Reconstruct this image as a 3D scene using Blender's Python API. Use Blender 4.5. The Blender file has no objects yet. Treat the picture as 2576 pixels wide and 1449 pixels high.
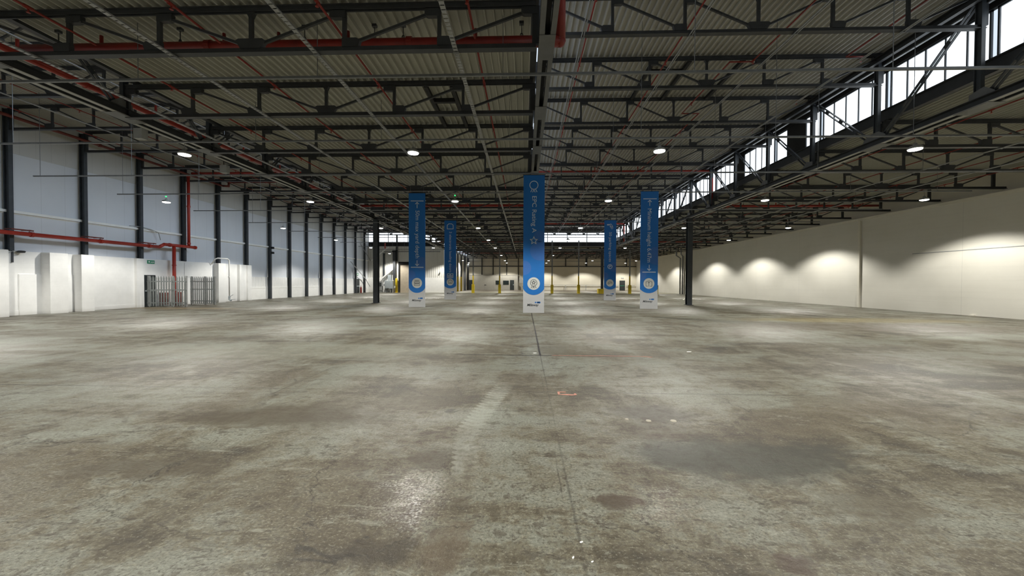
import bpy, math, random
from mathutils import Vector, Matrix
random.seed(7)
S = bpy.context.scene
COL = S.collection
S.cycles.use_denoising = True
S.cycles.max_bounces = 7
S.cycles.diffuse_bounces = 4
S.cycles.glossy_bounces = 2
S.cycles.transmission_bounces = 3
S.cycles.sample_clamp_indirect = 6.0
S.cycles.caustics_reflective = False
S.cycles.caustics_refractive = False
S.view_settings.view_transform = 'Standard'
S.view_settings.look = 'None'
S.view_settings.exposure = 0.0
S.view_settings.gamma = 1.08

# ------------------------------------------------------------------ materials
def new_mat(name):
    m = bpy.data.materials.new(name); m.use_nodes = True
    nt = m.node_tree; b = nt.nodes.get('Principled BSDF')
    return m, nt, b

class G:
    """small helper for node graphs"""
    def __init__(s, nt): s.nt = nt
    def n(s, t, **k):
        x = s.nt.nodes.new(t)
        for a, v in k.items(): setattr(x, a, v)
        return x
    def put(s, sock, v):
        if isinstance(v, bpy.types.NodeSocket): s.nt.links.new(v, sock)
        elif v is not None: sock.default_value = v
    def math(s, op, a, b=None, c=None, clamp=False):
        x = s.n('ShaderNodeMath', operation=op, use_clamp=clamp)
        s.put(x.inputs[0], a); s.put(x.inputs[1], b)
        if c is not None: s.put(x.inputs[2], c)
        return x.outputs[0]
    def noise(s, vec, scale, detail=4, rough=.55, dist=0.0):
        x = s.n('ShaderNodeTexNoise'); s.put(x.inputs['Vector'], vec)
        x.inputs['Scale'].default_value = scale; x.inputs['Detail'].default_value = detail
        x.inputs['Roughness'].default_value = rough; x.inputs['Distortion'].default_value = dist
        return x.outputs['Fac']
    def ramp(s, fac, stops):
        x = s.n('ShaderNodeValToRGB'); s.put(x.inputs[0], fac)
        e = x.color_ramp.elements
        while len(e) < len(stops): e.new(.5)
        for i, (p, c) in enumerate(stops):
            e[i].position = p; e[i].color = c if len(c) == 4 else (*c, 1)
        return x.outputs[0]
    def mix(s, fac, a, b, mode='MIX'):
        x = s.n('ShaderNodeMix', data_type='RGBA', blend_type=mode)
        s.put(x.inputs[0], fac)
        s.put(x.inputs[6], a if isinstance(a, bpy.types.NodeSocket) else (*a, 1))
        s.put(x.inputs[7], b if isinstance(b, bpy.types.NodeSocket) else (*b, 1))
        return x.outputs[2]
    def coords(s, kind='Object'):
        return s.n('ShaderNodeTexCoord').outputs[kind]
    def sep(s, v):
        x = s.n('ShaderNodeSeparateXYZ'); s.put(x.inputs[0], v); return x.outputs
    def comb(s, x_, y_, z_):
        x = s.n('ShaderNodeCombineXYZ'); s.put(x.inputs[0], x_); s.put(x.inputs[1], y_); s.put(x.inputs[2], z_); return x.outputs[0]
    def maprange(s, v, a, b, c=0., d=1., smooth=True):
        x = s.n('ShaderNodeMapRange', interpolation_type='SMOOTHSTEP' if smooth else 'LINEAR')
        s.put(x.inputs[0], v)
        for i, q in enumerate((a, b, c, d)): x.inputs[i + 1].default_value = q
        return x.outputs[0]
    def bump(s, h, strength, dist, bsdf):
        x = s.n('ShaderNodeBump'); s.put(x.inputs['Height'], h)
        x.inputs['Strength'].default_value = strength; x.inputs['Distance'].default_value = dist
        s.nt.links.new(x.outputs[0], bsdf.inputs['Normal'])

def paint(name, col, rough=.5, metal=0.0, var=.12, scale=3.0, spec=.4):
    """painted or metal surface with a little procedural mottling"""
    m, nt, b = new_mat(name); g = G(nt)
    f = g.noise(g.coords(), scale, 5, .6)
    lo = tuple(max(0, c * (1 - var)) for c in col); hi = tuple(min(1, c * (1 + var)) for c in col)
    c = g.ramp(f, [(.3, lo), (.7, hi)])
    nt.links.new(c, b.inputs['Base Color'])
    b.inputs['Roughness'].default_value = rough; b.inputs['Metallic'].default_value = metal
    b.inputs['Specular IOR Level'].default_value = spec
    return m

M = {}
M['steel'] = paint('dark_steel', (.034, .037, .042), .5, 0, .2)
M['steel_blue'] = paint('dark_steel_wall', (.040, .047, .056), .45, 0, .2)
M['girder'] = paint('girder_paint', (.13, .135, .14), .5, 0, .15)
M['girder_bounce'] = paint('girder_flange_bounce_lit', (.36, .365, .355), .5, 0, .12)  # paler than the other steel: floor bounce light put into the colour
M['black'] = paint('black_steel', (.010, .010, .011), .7, 0, .2)
M['galv'] = paint('galvanised', (.30, .31, .32), .42, .5, .12, 9)
M['bar'] = paint('grey_rail', (.17, .18, .19), .45, .3, .12, 6)
M['red'] = paint('red_pipe', (.21, .016, .010), .42, 0, .2)
M['redmain'] = paint('red_main_pipe', (.36, .026, .015), .42, 0, .15)
M['reddark'] = paint('red_brown_pipe', (.13, .022, .014), .5, 0, .25)
M['deck'] = paint('roof_deck', (.42, .42, .38), .6, 0, .06, .6)
M['deckhi'] = paint('roof_deck_high', (.43, .425, .40), .6, 0, .06, .6)
M['white'] = paint('white_paint', (.86, .86, .84), .6, 0, .04)
M['cream'] = paint('cream_paint', (.72, .69, .60), .7, 0, .04)
M['panelgrey'] = paint('grey_panel', (.30, .29, .26), .6, 0, .06)  # even grey for office edges, joints and the slope panel
M['officegrey'] = paint('office_panel', (.36, .345, .30), .7, 0, .05)
M['yellow'] = paint('yellow_paint', (.75, .55, .02), .5, 0, .12)
M['darkdoor'] = paint('dark_door', (.022, .028, .03), .5, 0, .2)
M['darkglass'] = paint('dark_window', (.012, .018, .018), .12, 0, .2)
M['green'] = paint('green_sign', (.03, .25, .14), .5, 0, .1)
M['tan'] = paint('tan_shutter', (.40, .34, .26), .6, 0, .1)
M['greyblue'] = paint('grey_blue_enamel', (.42, .47, .50), .45, 0, .08)
M['grey'] = paint('grey_enamel', (.30, .31, .31), .5, 0, .1)
M['blue'] = paint('banner_blue', (.008, .135, .48), .55, 0, .03)
M['bluelight'] = paint('banner_blue_light', (.035, .14, .47), .55, 0, .03)
M['bwhite'] = paint('banner_white', (.47, .48, .50), .7, 0, .03)
M['disc'] = paint('banner_disc', (.55, .57, .55), .7, 0, .03)
M['ink'] = paint('banner_ink', (.03, .035, .04), .6, 0, .1)
M['logoblue'] = paint('logo_blue', (.03, .16, .50), .6, 0, .05)
M['letter'] = paint('banner_lettering', (.62, .70, .80), .6, 0, .03)
M['paper'] = paint('paper_scrap', (.85, .85, .82), .8, 0, .05)
M['pinkpaint'] = paint('pink_marker', (.36, .16, .12), .8, 0, .25, 20)
M['plug'] = paint('floor_plug_paint', (.34, .32, .26), .7, 0, .1)
M['pale'] = paint('fence_steel', (.23, .25, .25), .45, .3, .15, 8)

def emit_mat(name, col, strength):
    m, nt, b = new_mat(name)
    b.inputs['Base Color'].default_value = (*col, 1)
    b.inputs['Emission Color'].default_value = (*col, 1)
    b.inputs['Emission Strength'].default_value = strength
    m.cycles.emission_sampling = 'NONE'
    return m
M['lens'] = emit_mat('lamp_lens', (1, .97, .88), 9.0)
M['greenled'] = emit_mat('green_led', (.02, 1, .15), 2.5)

def pane_mat(k=1.9):
    # backlit frosted glazing: milky sheet, the daylight behind it put in as its own glow
    m, nt, b = new_mat('frosted_pane'); g = G(nt)
    f = g.noise(g.coords(), 1.2, 4, .6)
    c = g.ramp(f, [(.25, (.80, .90, 1.0)), (.75, (.93, .98, 1.0))])
    nt.links.new(c, b.inputs['Emission Color']); nt.links.new(c, b.inputs['Base Color'])
    b.inputs['Emission Strength'].default_value = k
    b.inputs['Roughness'].default_value = .3
    return m
M['pane'] = pane_mat(); M['pane_dim'] = pane_mat(1.0); M['pane_low'] = pane_mat(.25); M['pane_low'].cycles.emission_sampling = 'NONE'

def brick_mat():
    m, nt, b = new_mat('painted_brick'); g = G(nt)
    o = g.coords(); x, y, z = g.sep(o)
    br = g.n('ShaderNodeTexBrick'); g.put(br.inputs['Vector'], g.comb(y, z, 0.))
    br.inputs['Scale'].default_value = 1.0
    br.inputs['Brick Width'].default_value = .45; br.inputs['Row Height'].default_value = .225
    br.inputs['Mortar Size'].default_value = .010; br.inputs['Mortar Smooth'].default_value = .4
    n = g.noise(o, 2.0, 5, .6)
    c = g.ramp(n, [(.3, (.82, .82, .81)), (.7, (.89, .89, .88))])
    c = g.mix(g.math('MULTIPLY', br.outputs['Fac'], .05), c, (.5, .5, .5))
    foot_tone = g.maprange(z, 0.0, .22, .35, 0.)  # greyer towards the floor
    c = g.mix(foot_tone, c, (.45, .43, .40))
    nt.links.new(c, b.inputs['Base Color']); b.inputs['Roughness'].default_value = .65
    h = g.math('ADD', g.math('MULTIPLY', br.outputs['Fac'], -1.0), g.math('MULTIPLY', g.noise(o, 14, 4), .35))
    g.bump(h, .28, .004, b)
    return m
M['brick'] = brick_mat()

def lined_wall(name, c1, c2, seam=None, ribs=None, blocks=False, axis='Y', zline=None):
    m, nt, b = new_mat(name); g = G(nt)
    o = g.coords(); x, y, z = g.sep(o)
    u = y if axis == 'Y' else x
    n = g.noise(o, .5, 6, .6)
    c = g.ramp(n, [(.3, c1), (.7, c2)])
    st = g.noise(g.comb(g.math('MULTIPLY', u, .15), g.math('MULTIPLY', z, 5.), 0.), 1.0, 5, .65)
    if blocks:
        c = g.mix(g.maprange(st, .45, .75, 0, .22), c, tuple(q * .82 for q in c1))
    if seam:
        f = g.math('ABSOLUTE', g.math('SUBTRACT', g.math('FRACT', g.math('DIVIDE', u, seam)), .5))
        f = g.maprange(f, 0., .018 / seam, 1., 0.)
        c = g.mix(g.math('MULTIPLY', f, .28), c, (.2, .21, .22))
    if zline:
        for zl in zline:
            f = g.maprange(g.math('ABSOLUTE', g.math('SUBTRACT', z, zl)), 0., .025, 1., 0.)
            c = g.mix(g.math('MULTIPLY', f, .45), c, (.2, .2, .2))
    nt.links.new(c, b.inputs['Base Color']); b.inputs['Roughness'].default_value = .6
    if ribs:
        f = g.math('SINE', g.math('MULTIPLY', u, 2 * math.pi / ribs))
        g.bump(f, .9, .02, b)
    else:
        g.bump(g.noise(o, 25, 4), .12, .01, b)
    return m
M['wall_clad'] = lined_wall('wall_cladding', (.62, .65, .70), (.67, .70, .75), seam=1.0)
M['wall_upper'] = lined_wall('wall_cladding_upper', (.50, .50, .48), (.56, .56, .54), seam=.62)
M['wall_block'] = lined_wall('wall_block', (.67, .65, .58), (.73, .71, .64), blocks=True, seam=6.1)
M['wall_block_top'] = lined_wall('wall_block_top', (.80, .76, .66), (.86, .82, .72), blocks=True)
M['wall_sheet'] = lined_wall('wall_sheet', (.66, .65, .61), (.72, .71, .67), ribs=.3, axis='X')
M['wall_far'] = lined_wall('wall_far_plain', (.62, .58, .47), (.68, .64, .53), axis='X', seam=4.1)
M['wall_far_up'] = lined_wall('wall_far_upper', (.52, .48, .40), (.58, .54, .45), axis='X', seam=2.0)
M['ribband'] = lined_wall('ribbed_band', (.80, .80, .79), (.86, .86, .85), ribs=.2)

def floor_mat():
    m, nt, b = new_mat('worn_concrete'); g = G(nt)
    o = g.coords(); x, y, z = g.sep(o)
    flat = g.comb(x, y, 0.)
    big = g.noise(flat, .17, 4, .6, .4)
    med = g.noise(flat, .85, 7, .70, .5)
    streak = g.noise(g.comb(g.math('MULTIPLY', x, .20), g.math('MULTIPLY', y, 1.0), 0.), 1.0, 6, .70, .4)
    streak2 = g.noise(g.comb(g.math('MULTIPLY', x, 1.4), g.math('MULTIPLY', y, .22), 4.), 1.0, 5, .68, .3)
    fine = g.noise(g.comb(x, y, 9.), 7, 6, .74, .3)
    grain = g.noise(flat, 46, 4, .72)
    film = g.noise(g.comb(x, y, 7.), .5, 6, .68, .6)
    # domain warp from noises already at hand
    warp = g.n('ShaderNodeVectorMath', operation='MULTIPLY_ADD')
    g.put(warp.inputs[0], g.comb(med, film, .5)); warp.inputs[1].default_value = (1.1, 1.1, 0); g.put(warp.inputs[2], flat)
    wv = warp.outputs[0]
    f = g.math('ADD', g.math('MULTIPLY', big, .42), g.math('MULTIPLY', med, .58))
    f = g.math('MULTIPLY_ADD', g.math('SUBTRACT', streak, .5), .55, f)
    f = g.math('MULTIPLY_ADD', g.math('SUBTRACT', streak2, .5), .30, f)
    f = g.math('MULTIPLY_ADD', g.math('SUBTRACT', fine, .5), .42, f)
    f = g.math('MULTIPLY_ADD', g.math('SUBTRACT', grain, .5), .16, f)
    c = g.ramp(f, [(.34, (.056, .048, .034)), (.42, (.098, .086, .061)), (.475, (.150, .139, .107)), (.515, (.178, .178, .152)), (.60, (.200, .206, .182)), (.74, (.285, .298, .270))])
    c = g.mix(g.maprange(film, .515, .60, 0, .58), c, (.118, .101, .071))
    c = g.mix(g.maprange(film, .36, .43, .45, 0.), c, (.215, .228, .205))
    c = g.mix(g.maprange(grain, .52, .62, 0, .65), c, (.062, .052, .040))
    c = g.mix(g.maprange(grain, .36, .46, .45, 0), c, (.34, .34, .30))
    c = g.mix(g.maprange(fine, .54, .62, 0, .62), c, (.078, .064, .048))
    pits = g.noise(g.comb(x, y, 3.), 2.6, 6, .76, .3)
    c = g.mix(g.maprange(pits, .585, .64, 0, .55), c, (.083, .071, .051))
    c = g.mix(g.maprange(pits, .66, .70, 0, .8), c, (.045, .036, .028))
    c = g.mix(g.maprange(pits, .30, .38, .5, 0.), c, (.30, .31, .285))
    scuff = g.noise(g.comb(g.math('MULTIPLY', x, 3.2), g.math('MULTIPLY', y, 11.), 5.), 1.0, 5, .74, .6)
    c = g.mix(g.maprange(scuff, .57, .66, 0, .55), c, (.062, .050, .038))
    c = g.mix(g.maprange(scuff, .34, .42, .4, 0.), c, (.29, .30, .27))
    rag = g.math('ADD', g.math('SUBTRACT', fine, .5), g.math('MULTIPLY', g.math('SUBTRACT', pits, .5), 1.2))
    def blob(cx, cy, rx, ry, col, amt, edge=.32):
        nonlocal c
        v = g.n('ShaderNodeVectorMath', operation='MULTIPLY_ADD')
        g.put(v.inputs[0], wv); v.inputs[1].default_value = (1 / rx, 1 / ry, 0); v.inputs[2].default_value = (-(cx + .55) / rx, -(cy + .55) / ry, 0)
        l = g.n('ShaderNodeVectorMath', operation='LENGTH'); g.put(l.inputs[0], v.outputs[0])
        dd = g.math('MULTIPLY_ADD', rag, .9, l.outputs['Value'])
        c = g.mix(g.maprange(dd, 1 - edge, 1 + edge, amt, 0), c, col)
    blob(2.05, 3.70, .98, .42, (.060, .060, .050), .78)
    blob(1.66, 4.95, .46, .32, (.070, .060, .046), .75)
    blob(1.50, 4.35, .45, .30, (.09, .076, .058), .5)
    blob(-3.0, 4.55, 1.2, .42, (.088, .075, .052), .72)
    blob(-1.5, 5.4, .6, .55, (.110, .096, .068), .5)
    blob(-3.4, 3.3, .7, .16, (.09, .076, .055), .6)
    blob(-.86, 4.88, .09, .10, (.04, .036, .028), .85, .25)
    blob(-.80, 3.55, .22, .22, (.083, .071, .053), .6)
    blob(-.42, 2.4, .13, .26, (.125, .102, .076), .5)
    blob(-.95, 2.35, .28, .14, (.065, .056, .044), .5)
    blob(.66, 2.92, .17, .1, (.075, .056, .040), .75)
    blob(1.62, 2.33, .12, .08, (.08, .056, .042), .8)
    blob(2.6, 2.85, .35, .22, (.10, .088, .064), .45)
    blob(-6., 9., 4., 1.0, (.26, .265, .235), .45)
    blob(13., 15., 5., 1.5, (.11, .088, .062), .55)
    blob(15., 17.8, 5., 1.0, (.23, .195, .10), .55)
    blob(-21., 22.4, 4., .6, (.19, .14, .07), .6)
    def track(x0, y0, x1, y1, w, amt):
        nonlocal c
        L = math.hypot(x1 - x0, y1 - y0); ux, uy = (x1 - x0) / L, (y1 - y0) / L
        dp = g.n('ShaderNodeVectorMath', operation='DOT_PRODUCT'); g.put(dp.inputs[0], flat); dp.inputs[1].default_value = (ux, uy, 0)
        dq = g.n('ShaderNodeVectorMath', operation='DOT_PRODUCT'); g.put(dq.inputs[0], flat); dq.inputs[1].default_value = (uy, -ux, 0)
        t = g.math('SUBTRACT', dp.outputs['Value'], x0 * ux + y0 * uy)
        d = g.math('ABSOLUTE', g.math('SUBTRACT', dq.outputs['Value'], x0 * uy - y0 * ux))
        tread = g.math('SINE', g.math('MULTIPLY_ADD', t, 60., g.math('MULTIPLY', d, 25.)))
        mk = g.math('LESS_THAN', d, g.math('MULTIPLY_ADD', tread, w * .22, w))
        mk = g.math('MULTIPLY', mk, g.math('MULTIPLY', g.maprange(t, -.2, .3), g.maprange(t, L - .3, L + .2, 1, 0)))
        mk = g.math('MULTIPLY', mk, g.math('MULTIPLY', g.maprange(med, .36, .56, .35, 1.), g.maprange(tread, -1, .2, .5, 1.)))
        c = g.mix(g.math('MULTIPLY', mk, amt), c, (.26, .27, .245))
    track(-.30, 6.3, -.66, 4.1, .13, .8)
    track(-.62, 4.0, -.50, 3.2, .11, .5)
    track(-2.6, 11.4, .25, 9.4, .12, .6)
    vo = g.n('ShaderNodeTexVoronoi', feature='DISTANCE_TO_EDGE'); g.put(vo.inputs['Vector'], wv); vo.inputs['Scale'].default_value = .55
    cr = g.math('MULTIPLY', g.maprange(vo.outputs['Distance'], 0., .006, .8, 0.), g.maprange(film, .42, .56))
    c = g.mix(cr, c, (.045, .038, .030))
    jx = g.math('MULTIPLY_ADD', g.math('SUBTRACT', med, .5), .05, x)
    jy = g.math('MULTIPLY_ADD', g.math('SUBTRACT', med, .5), .09, y)
    def joint(mask):
        nonlocal c
        c = g.mix(mask, c, (.042, .036, .030))
    joint(g.math('MULTIPLY', g.maprange(g.math('ABSOLUTE', g.math('SUBTRACT', jx, .36)), .012, .032, .95, 0), g.maprange(y, 8.66, 8.72)))
    joint(g.math('MULTIPLY', g.math('MULTIPLY', g.maprange(g.math('ABSOLUTE', g.math('SUBTRACT', jx, .30)), .001, .006, .6, 0), g.maprange(y, 8.5, 8.7, 1, 0)), g.maprange(film, .46, .54)))
    joint(g.math('MULTIPLY', g.maprange(g.math('ABSOLUTE', g.math('SUBTRACT', jy, 8.7)), .018, .05, .9, 0), g.math('MULTIPLY', g.maprange(x, -1.7, -1.4), g.maprange(x, 2.5, 2.8, 1, 0))))
    sy = g.math('ABSOLUTE', g.math('SUBTRACT', g.math('FRACT', g.math('DIVIDE', g.math('ADD', jy, 3.2), 6.0)), .5))
    joint(g.math('MULTIPLY', g.maprange(sy, .001, .006, .55, 0), g.maprange(big, .44, .56)))
    sx = g.math('ABSOLUTE', g.math('SUBTRACT', g.math('FRACT', g.math('DIVIDE', g.math('SUBTRACT', jx, .36 + 2.05), 4.1)), .5))
    joint(g.math('MULTIPLY', g.maprange(sx, .0008, .004, .4, 0), g.maprange(streak2, .45, .55)))
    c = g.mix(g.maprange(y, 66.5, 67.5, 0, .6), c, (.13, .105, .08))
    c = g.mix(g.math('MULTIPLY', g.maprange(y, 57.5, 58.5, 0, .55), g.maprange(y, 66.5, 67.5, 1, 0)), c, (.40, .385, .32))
    gm = g.n('ShaderNodeGamma'); g.put(gm.inputs[0], c); gm.inputs[1].default_value = 1.5
    sv = g.n('ShaderNodeVectorMath', operation='MULTIPLY'); g.put(sv.inputs[0], gm.outputs[0]); sv.inputs[1].default_value = (1.65, 1.65, 1.62); c = sv.outputs[0]
    nt.links.new(c, b.inputs['Base Color'])
    rg = g.maprange(f, .40, .60, .52, .36, False)
    gl = None
    for px_, py_, pr_, pw_ in ((-.88, 2.95, .50, .50), (1.04, 2.86, .36, .18)):      # polished wear patches
        v = g.n('ShaderNodeVectorMath', operation='DISTANCE'); g.put(v.inputs[0], flat); v.inputs[1].default_value = (px_, py_, 0)
        q = g.maprange(g.math('MULTIPLY_ADD', rag, .7, v.outputs['Value']), pr_ * .2, pr_ * 1.2, pw_, 0)
        gl = q if gl is None else g.math('ADD', gl, q, clamp=True)
    gl = g.math('MULTIPLY', g.math('MULTIPLY', gl, g.maprange(grain, .42, .56, 1., .15)), g.maprange(fine, .40, .60, 1.2, .3))
    nt.links.new(gl, b.inputs['Coat Weight']); b.inputs['Coat Roughness'].default_value = .30; b.inputs['Coat IOR'].default_value = 2.3
    nt.links.new(rg, b.inputs['Roughness'])
    b.inputs['Specular IOR Level'].default_value = .42
    g.bump(g.noise(flat, 22, 5, .76), .6, .012, b)
    return m
M['floor'] = floor_mat()

# ------------------------------------------------------------------ mesh helpers
class MB:
    def __init__(s): s.v = []; s.f = []; s.m = []; s.mi = 0
    def add(s, vs, fs):
        o = len(s.v); s.v += [tuple(q) for q in vs]
        s.f += [tuple(i + o for i in q) for q in fs]; s.m += [s.mi] * len(fs)
    def box(s, x0, y0, z0, x1, y1, z1):
        x0, x1 = min(x0, x1), max(x0, x1); y0, y1 = min(y0, y1), max(y0, y1); z0, z1 = min(z0, z1), max(z0, z1)
        s.add([(x0, y0, z0), (x1, y0, z0), (x1, y1, z0), (x0, y1, z0), (x0, y0, z1), (x1, y0, z1), (x1, y1, z1), (x0, y1, z1)],
              [(0, 3, 2, 1), (4, 5, 6, 7), (0, 1, 5, 4), (1, 2, 6, 5), (2, 3, 7, 6), (3, 0, 4, 7)])
        return s
    def bar(s, p, q, w, h, side=None):
        """box section from p to q, w along `side`, h across"""
        p, q = Vector(p), Vector(q); d = (q - p).normalized()
        a = Vector(side) if side else (Vector((0, 1, 0)) if abs(d.y) < .9 else Vector((1, 0, 0)))
        a = (a - d * a.dot(d)).normalized(); b = d.cross(a)
        vs = []
        for c in (p, q):
            for i, j in ((-1, -1), (1, -1), (1, 1), (-1, 1)): vs.append(c + a * (i * w / 2) + b * (j * h / 2))
        s.add(vs, [(0, 3, 2, 1), (4, 5, 6, 7), (0, 1, 5, 4), (1, 2, 6, 5), (2, 3, 7, 6), (3, 0, 4, 7)])
        return s
    def tube(s, pts, r, n=10):
        pts = [Vector(p) for p in pts]; o = []; N = len(pts)
        ref = None
        for i, p in enumerate(pts):
            d = (pts[min(i + 1, N - 1)] - pts[max(i - 1, 0)]).normalized()
            if ref is None: ref = Vector((0, 0, 1)) if abs(d.z) < .9 else Vector((1, 0, 0))
            a = (ref - d * ref.dot(d))
            if a.length < 1e-4: a = Vector((0, 1, 0)) - d * d.y
            a.normalize(); ref = a; b = d.cross(a)
            rr = r[i] if isinstance(r, (list, tuple)) else r
            o += [p + (a * math.cos(t) + b * math.sin(t)) * rr for t in (2 * math.pi * k / n for k in range(n))]
        fs = [(i * n + k, i * n + (k + 1) % n, (i + 1) * n + (k + 1) % n, (i + 1) * n + k) for i in range(N - 1) for k in range(n)]
        fs += [tuple(range(n - 1, -1, -1)), tuple((N - 1) * n + k for k in range(n))]
        s.add(o, fs); return s
    def prism(s, poly, plane, c0, c1):
        """polygon [(u,v)] extruded between c0 and c1 along the third axis. plane 'XZ','YZ','XY'"""
        def P(u, v, c): return {'XZ': (u, c, v), 'YZ': (c, u, v), 'XY': (u, v, c)}[plane]
        n = len(poly)
        vs = [P(u, v, c0) for u, v in poly] + [P(u, v, c1) for u, v in poly]
        fs = [tuple(range(n)), tuple(range(2 * n - 1, n - 1, -1))] + [(i, i + n, (i + 1) % n + n, (i + 1) % n) for i in range(n)]
        s.add(vs, fs); return s
    def lathe(s, prof, n=24, c=(0, 0, 0)):
        o = []
        for r, z in prof: o += [(c[0] + r * math.cos(2 * math.pi * k / n), c[1] + r * math.sin(2 * math.pi * k / n), c[2] + z) for k in range(n)]
        fs = [(i * n + k, i * n + (k + 1) % n, (i + 1) * n + (k + 1) % n, (i + 1) * n + k) for i in range(len(prof) - 1) for k in range(n)]
        fs += [tuple(range(n - 1, -1, -1)), tuple((len(prof) - 1) * n + k for k in range(n))]
        s.add(o, fs); return s
    def ring(s, cx, cz, r0, r1, y, n=32, a0=0, a1=2 * math.pi):
        vs = []
        for k in range(n + 1):
            t = a0 + (a1 - a0) * k / n
            vs += [(cx + r0 * math.cos(t), y, cz + r0 * math.sin(t)), (cx + r1 * math.cos(t), y, cz + r1 * math.sin(t))]
        s.add(vs, [(2 * k, 2 * k + 1, 2 * k + 3, 2 * k + 2) for k in range(n)]); return s
    def stroke(s, pts, w, y, close=False):
        pts = [Vector((p[0], p[1])) for p in pts]
        seg = list(zip(pts, pts[1:] + (pts[:1] if close else [])))
        if not close: seg = seg[:len(pts) - 1]
        for p, q in seg:
            d = (q - p)
            if d.length < 1e-6: continue
            d.normalize(); n = Vector((-d.y, d.x)) * w / 2; e = d * w * .35
            a, b_, c_, d_ = p - e + n, q + e + n, q + e - n, p - e - n
            s.add([(t.x, y, t.y) for t in (a, b_, c_, d_)], [(0, 3, 2, 1)])
        return s
    def disc(s, cx, cz, r, y, n=32, clip=None):
        vs = []
        for k in range(n):
            t = 2 * math.pi * k / n
            px = cx + r * math.cos(t)
            if clip: px = max(clip[0], min(clip[1], px))
            vs.append((px, y, cz + r * math.sin(t)))
        s.add(vs, [tuple(range(n - 1, -1, -1))]); return s
    def mesh(s, name, mats, smooth=False):
        me = bpy.data.meshes.new(name); me.from_pydata(s.v, [], s.f)
        for m_ in (mats if isinstance(mats, (list, tuple)) else [mats]): me.materials.append(m_)
        me.polygons.foreach_set('material_index', s.m)
        if smooth: me.polygons.foreach_set('use_smooth', [True] * len(me.polygons))
        me.update(); return me
    def build(s, name, mats, parent=None, loc=None, smooth=False):
        return link(name, s.mesh(name, mats, smooth), parent, loc)

def link(name, me, parent=None, loc=None):
    o = bpy.data.objects.new(name, me); COL.objects.link(o)
    if parent is not None: o.parent = parent
    if loc is not None: o.location = loc
    return o
def tag(o, label, cat, group=None, kind=None):
    o['label'] = label; o['category'] = cat
    if group: o['group'] = group
    if kind: o['kind'] = kind
    return o
def thing(name, label, cat, loc=(0, 0, 0), group=None):
    o = bpy.data.objects.new(name, None); COL.objects.link(o); o.location = loc; o.empty_display_size = .2
    return tag(o, label, cat, group)
def struct(o, label=None, cat=None):
    o['kind'] = 'structure'
    if label: o['label'] = label
    if cat: o['category'] = cat
    return o
def dup(root, loc, label=None, group=None):
    r = root.copy(); COL.objects.link(r); r.location = loc
    if label: r['label'] = label
    if group: r['group'] = group
    for ch in root.children:
        c = ch.copy(); COL.objects.link(c); c.parent = r
        for gc in ch.children:
            d = gc.copy(); COL.objects.link(d); d.parent = c
    return r
ORD = ['zeroth', 'first', 'second', 'third', 'fourth', 'fifth', 'sixth', 'seventh', 'eighth', 'ninth', 'tenth', 'eleventh', 'twelfth',
       'thirteenth', 'fourteenth', 'fifteenth', 'sixteenth', 'seventeenth', 'eighteenth', 'nineteenth', 'twentieth']
def nth(i, word='from the camera'): return ('nearest to the camera' if word == 'from the camera' else 'first ' + word) if i == 1 else ORD[i] + ' ' + word

# ------------------------------------------------------------------ layout (metres; x across, y into the hall, z up)
Y0, DY = 1.861, 3.048
def yk(k): return Y0 + DY * k
YC1, YC2, YFAR, YBACK = yk(9), yk(18) + 1.75, 81.5, -9.0
XL, XLG, XSP, XRG, XRW, XRU = -24.4, -11.9, .42, 12.45, 23.49, 24.3
ZLB, ZLT, ZHB, ZHT = 6.47, 7.44, 8.65, 9.78

# floor, decks
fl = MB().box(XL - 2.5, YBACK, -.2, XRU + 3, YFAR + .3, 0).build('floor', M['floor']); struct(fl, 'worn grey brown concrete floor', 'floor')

def deck(name, x0, x1, y0, y1, z, mat, label):
    """profiled metal roof deck: wide pans with narrow ribs dropping between them"""
    b = MB(); p = .2; n = int(round((x1 - x0) / p)); p = (x1 - x0) / n
    prof = []
    for i in range(n):
        a = x0 + i * p
        prof += [(a, z + .09), (a + p * .70, z + .09), (a + p * .78, z), (a + p * .92, z)]
    prof.append((x1, z + .09))
    vs = [(u, y0, w) for u, w in prof] + [(u, y1, w) for u, w in prof]; k = len(prof)
    b.add(vs, [(i, i + 1, i + 1 + k, i + k) for i in range(k - 1)])
    b.box(x0, y0, z + .12, x1, y1, z + .2)
    o = b.build(name, mat); return struct(o, label, 'ceiling')
deck('ceiling', XL - .3, XLG + .33, YBACK, YC2, ZHT + .01, M['deckhi'], 'high ribbed metal roof deck over the brick dado side')
deck('ceiling', XLG + .49, XSP - .3, YBACK, YFAR, ZLT + .01, M['deck'], 'low ribbed metal roof deck next to the central girder')
deck('ceiling', XSP + .25, XRG + .33, YBACK, YC2, ZHT + .01, M['deckhi'], 'high ribbed metal roof deck beside the clerestory windows')
deck('ceiling', XRG + .4, XRU + .5, YBACK, YFAR, ZLT + .01, M['deck'], 'low ribbed metal roof deck over the cream wall side')
deck('ceiling', XSP - .2, XRG + .28, YC2 + .25, YFAR, ZLT + .01, M['deck'], 'low ribbed metal roof deck beyond the far clerestory')

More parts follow.
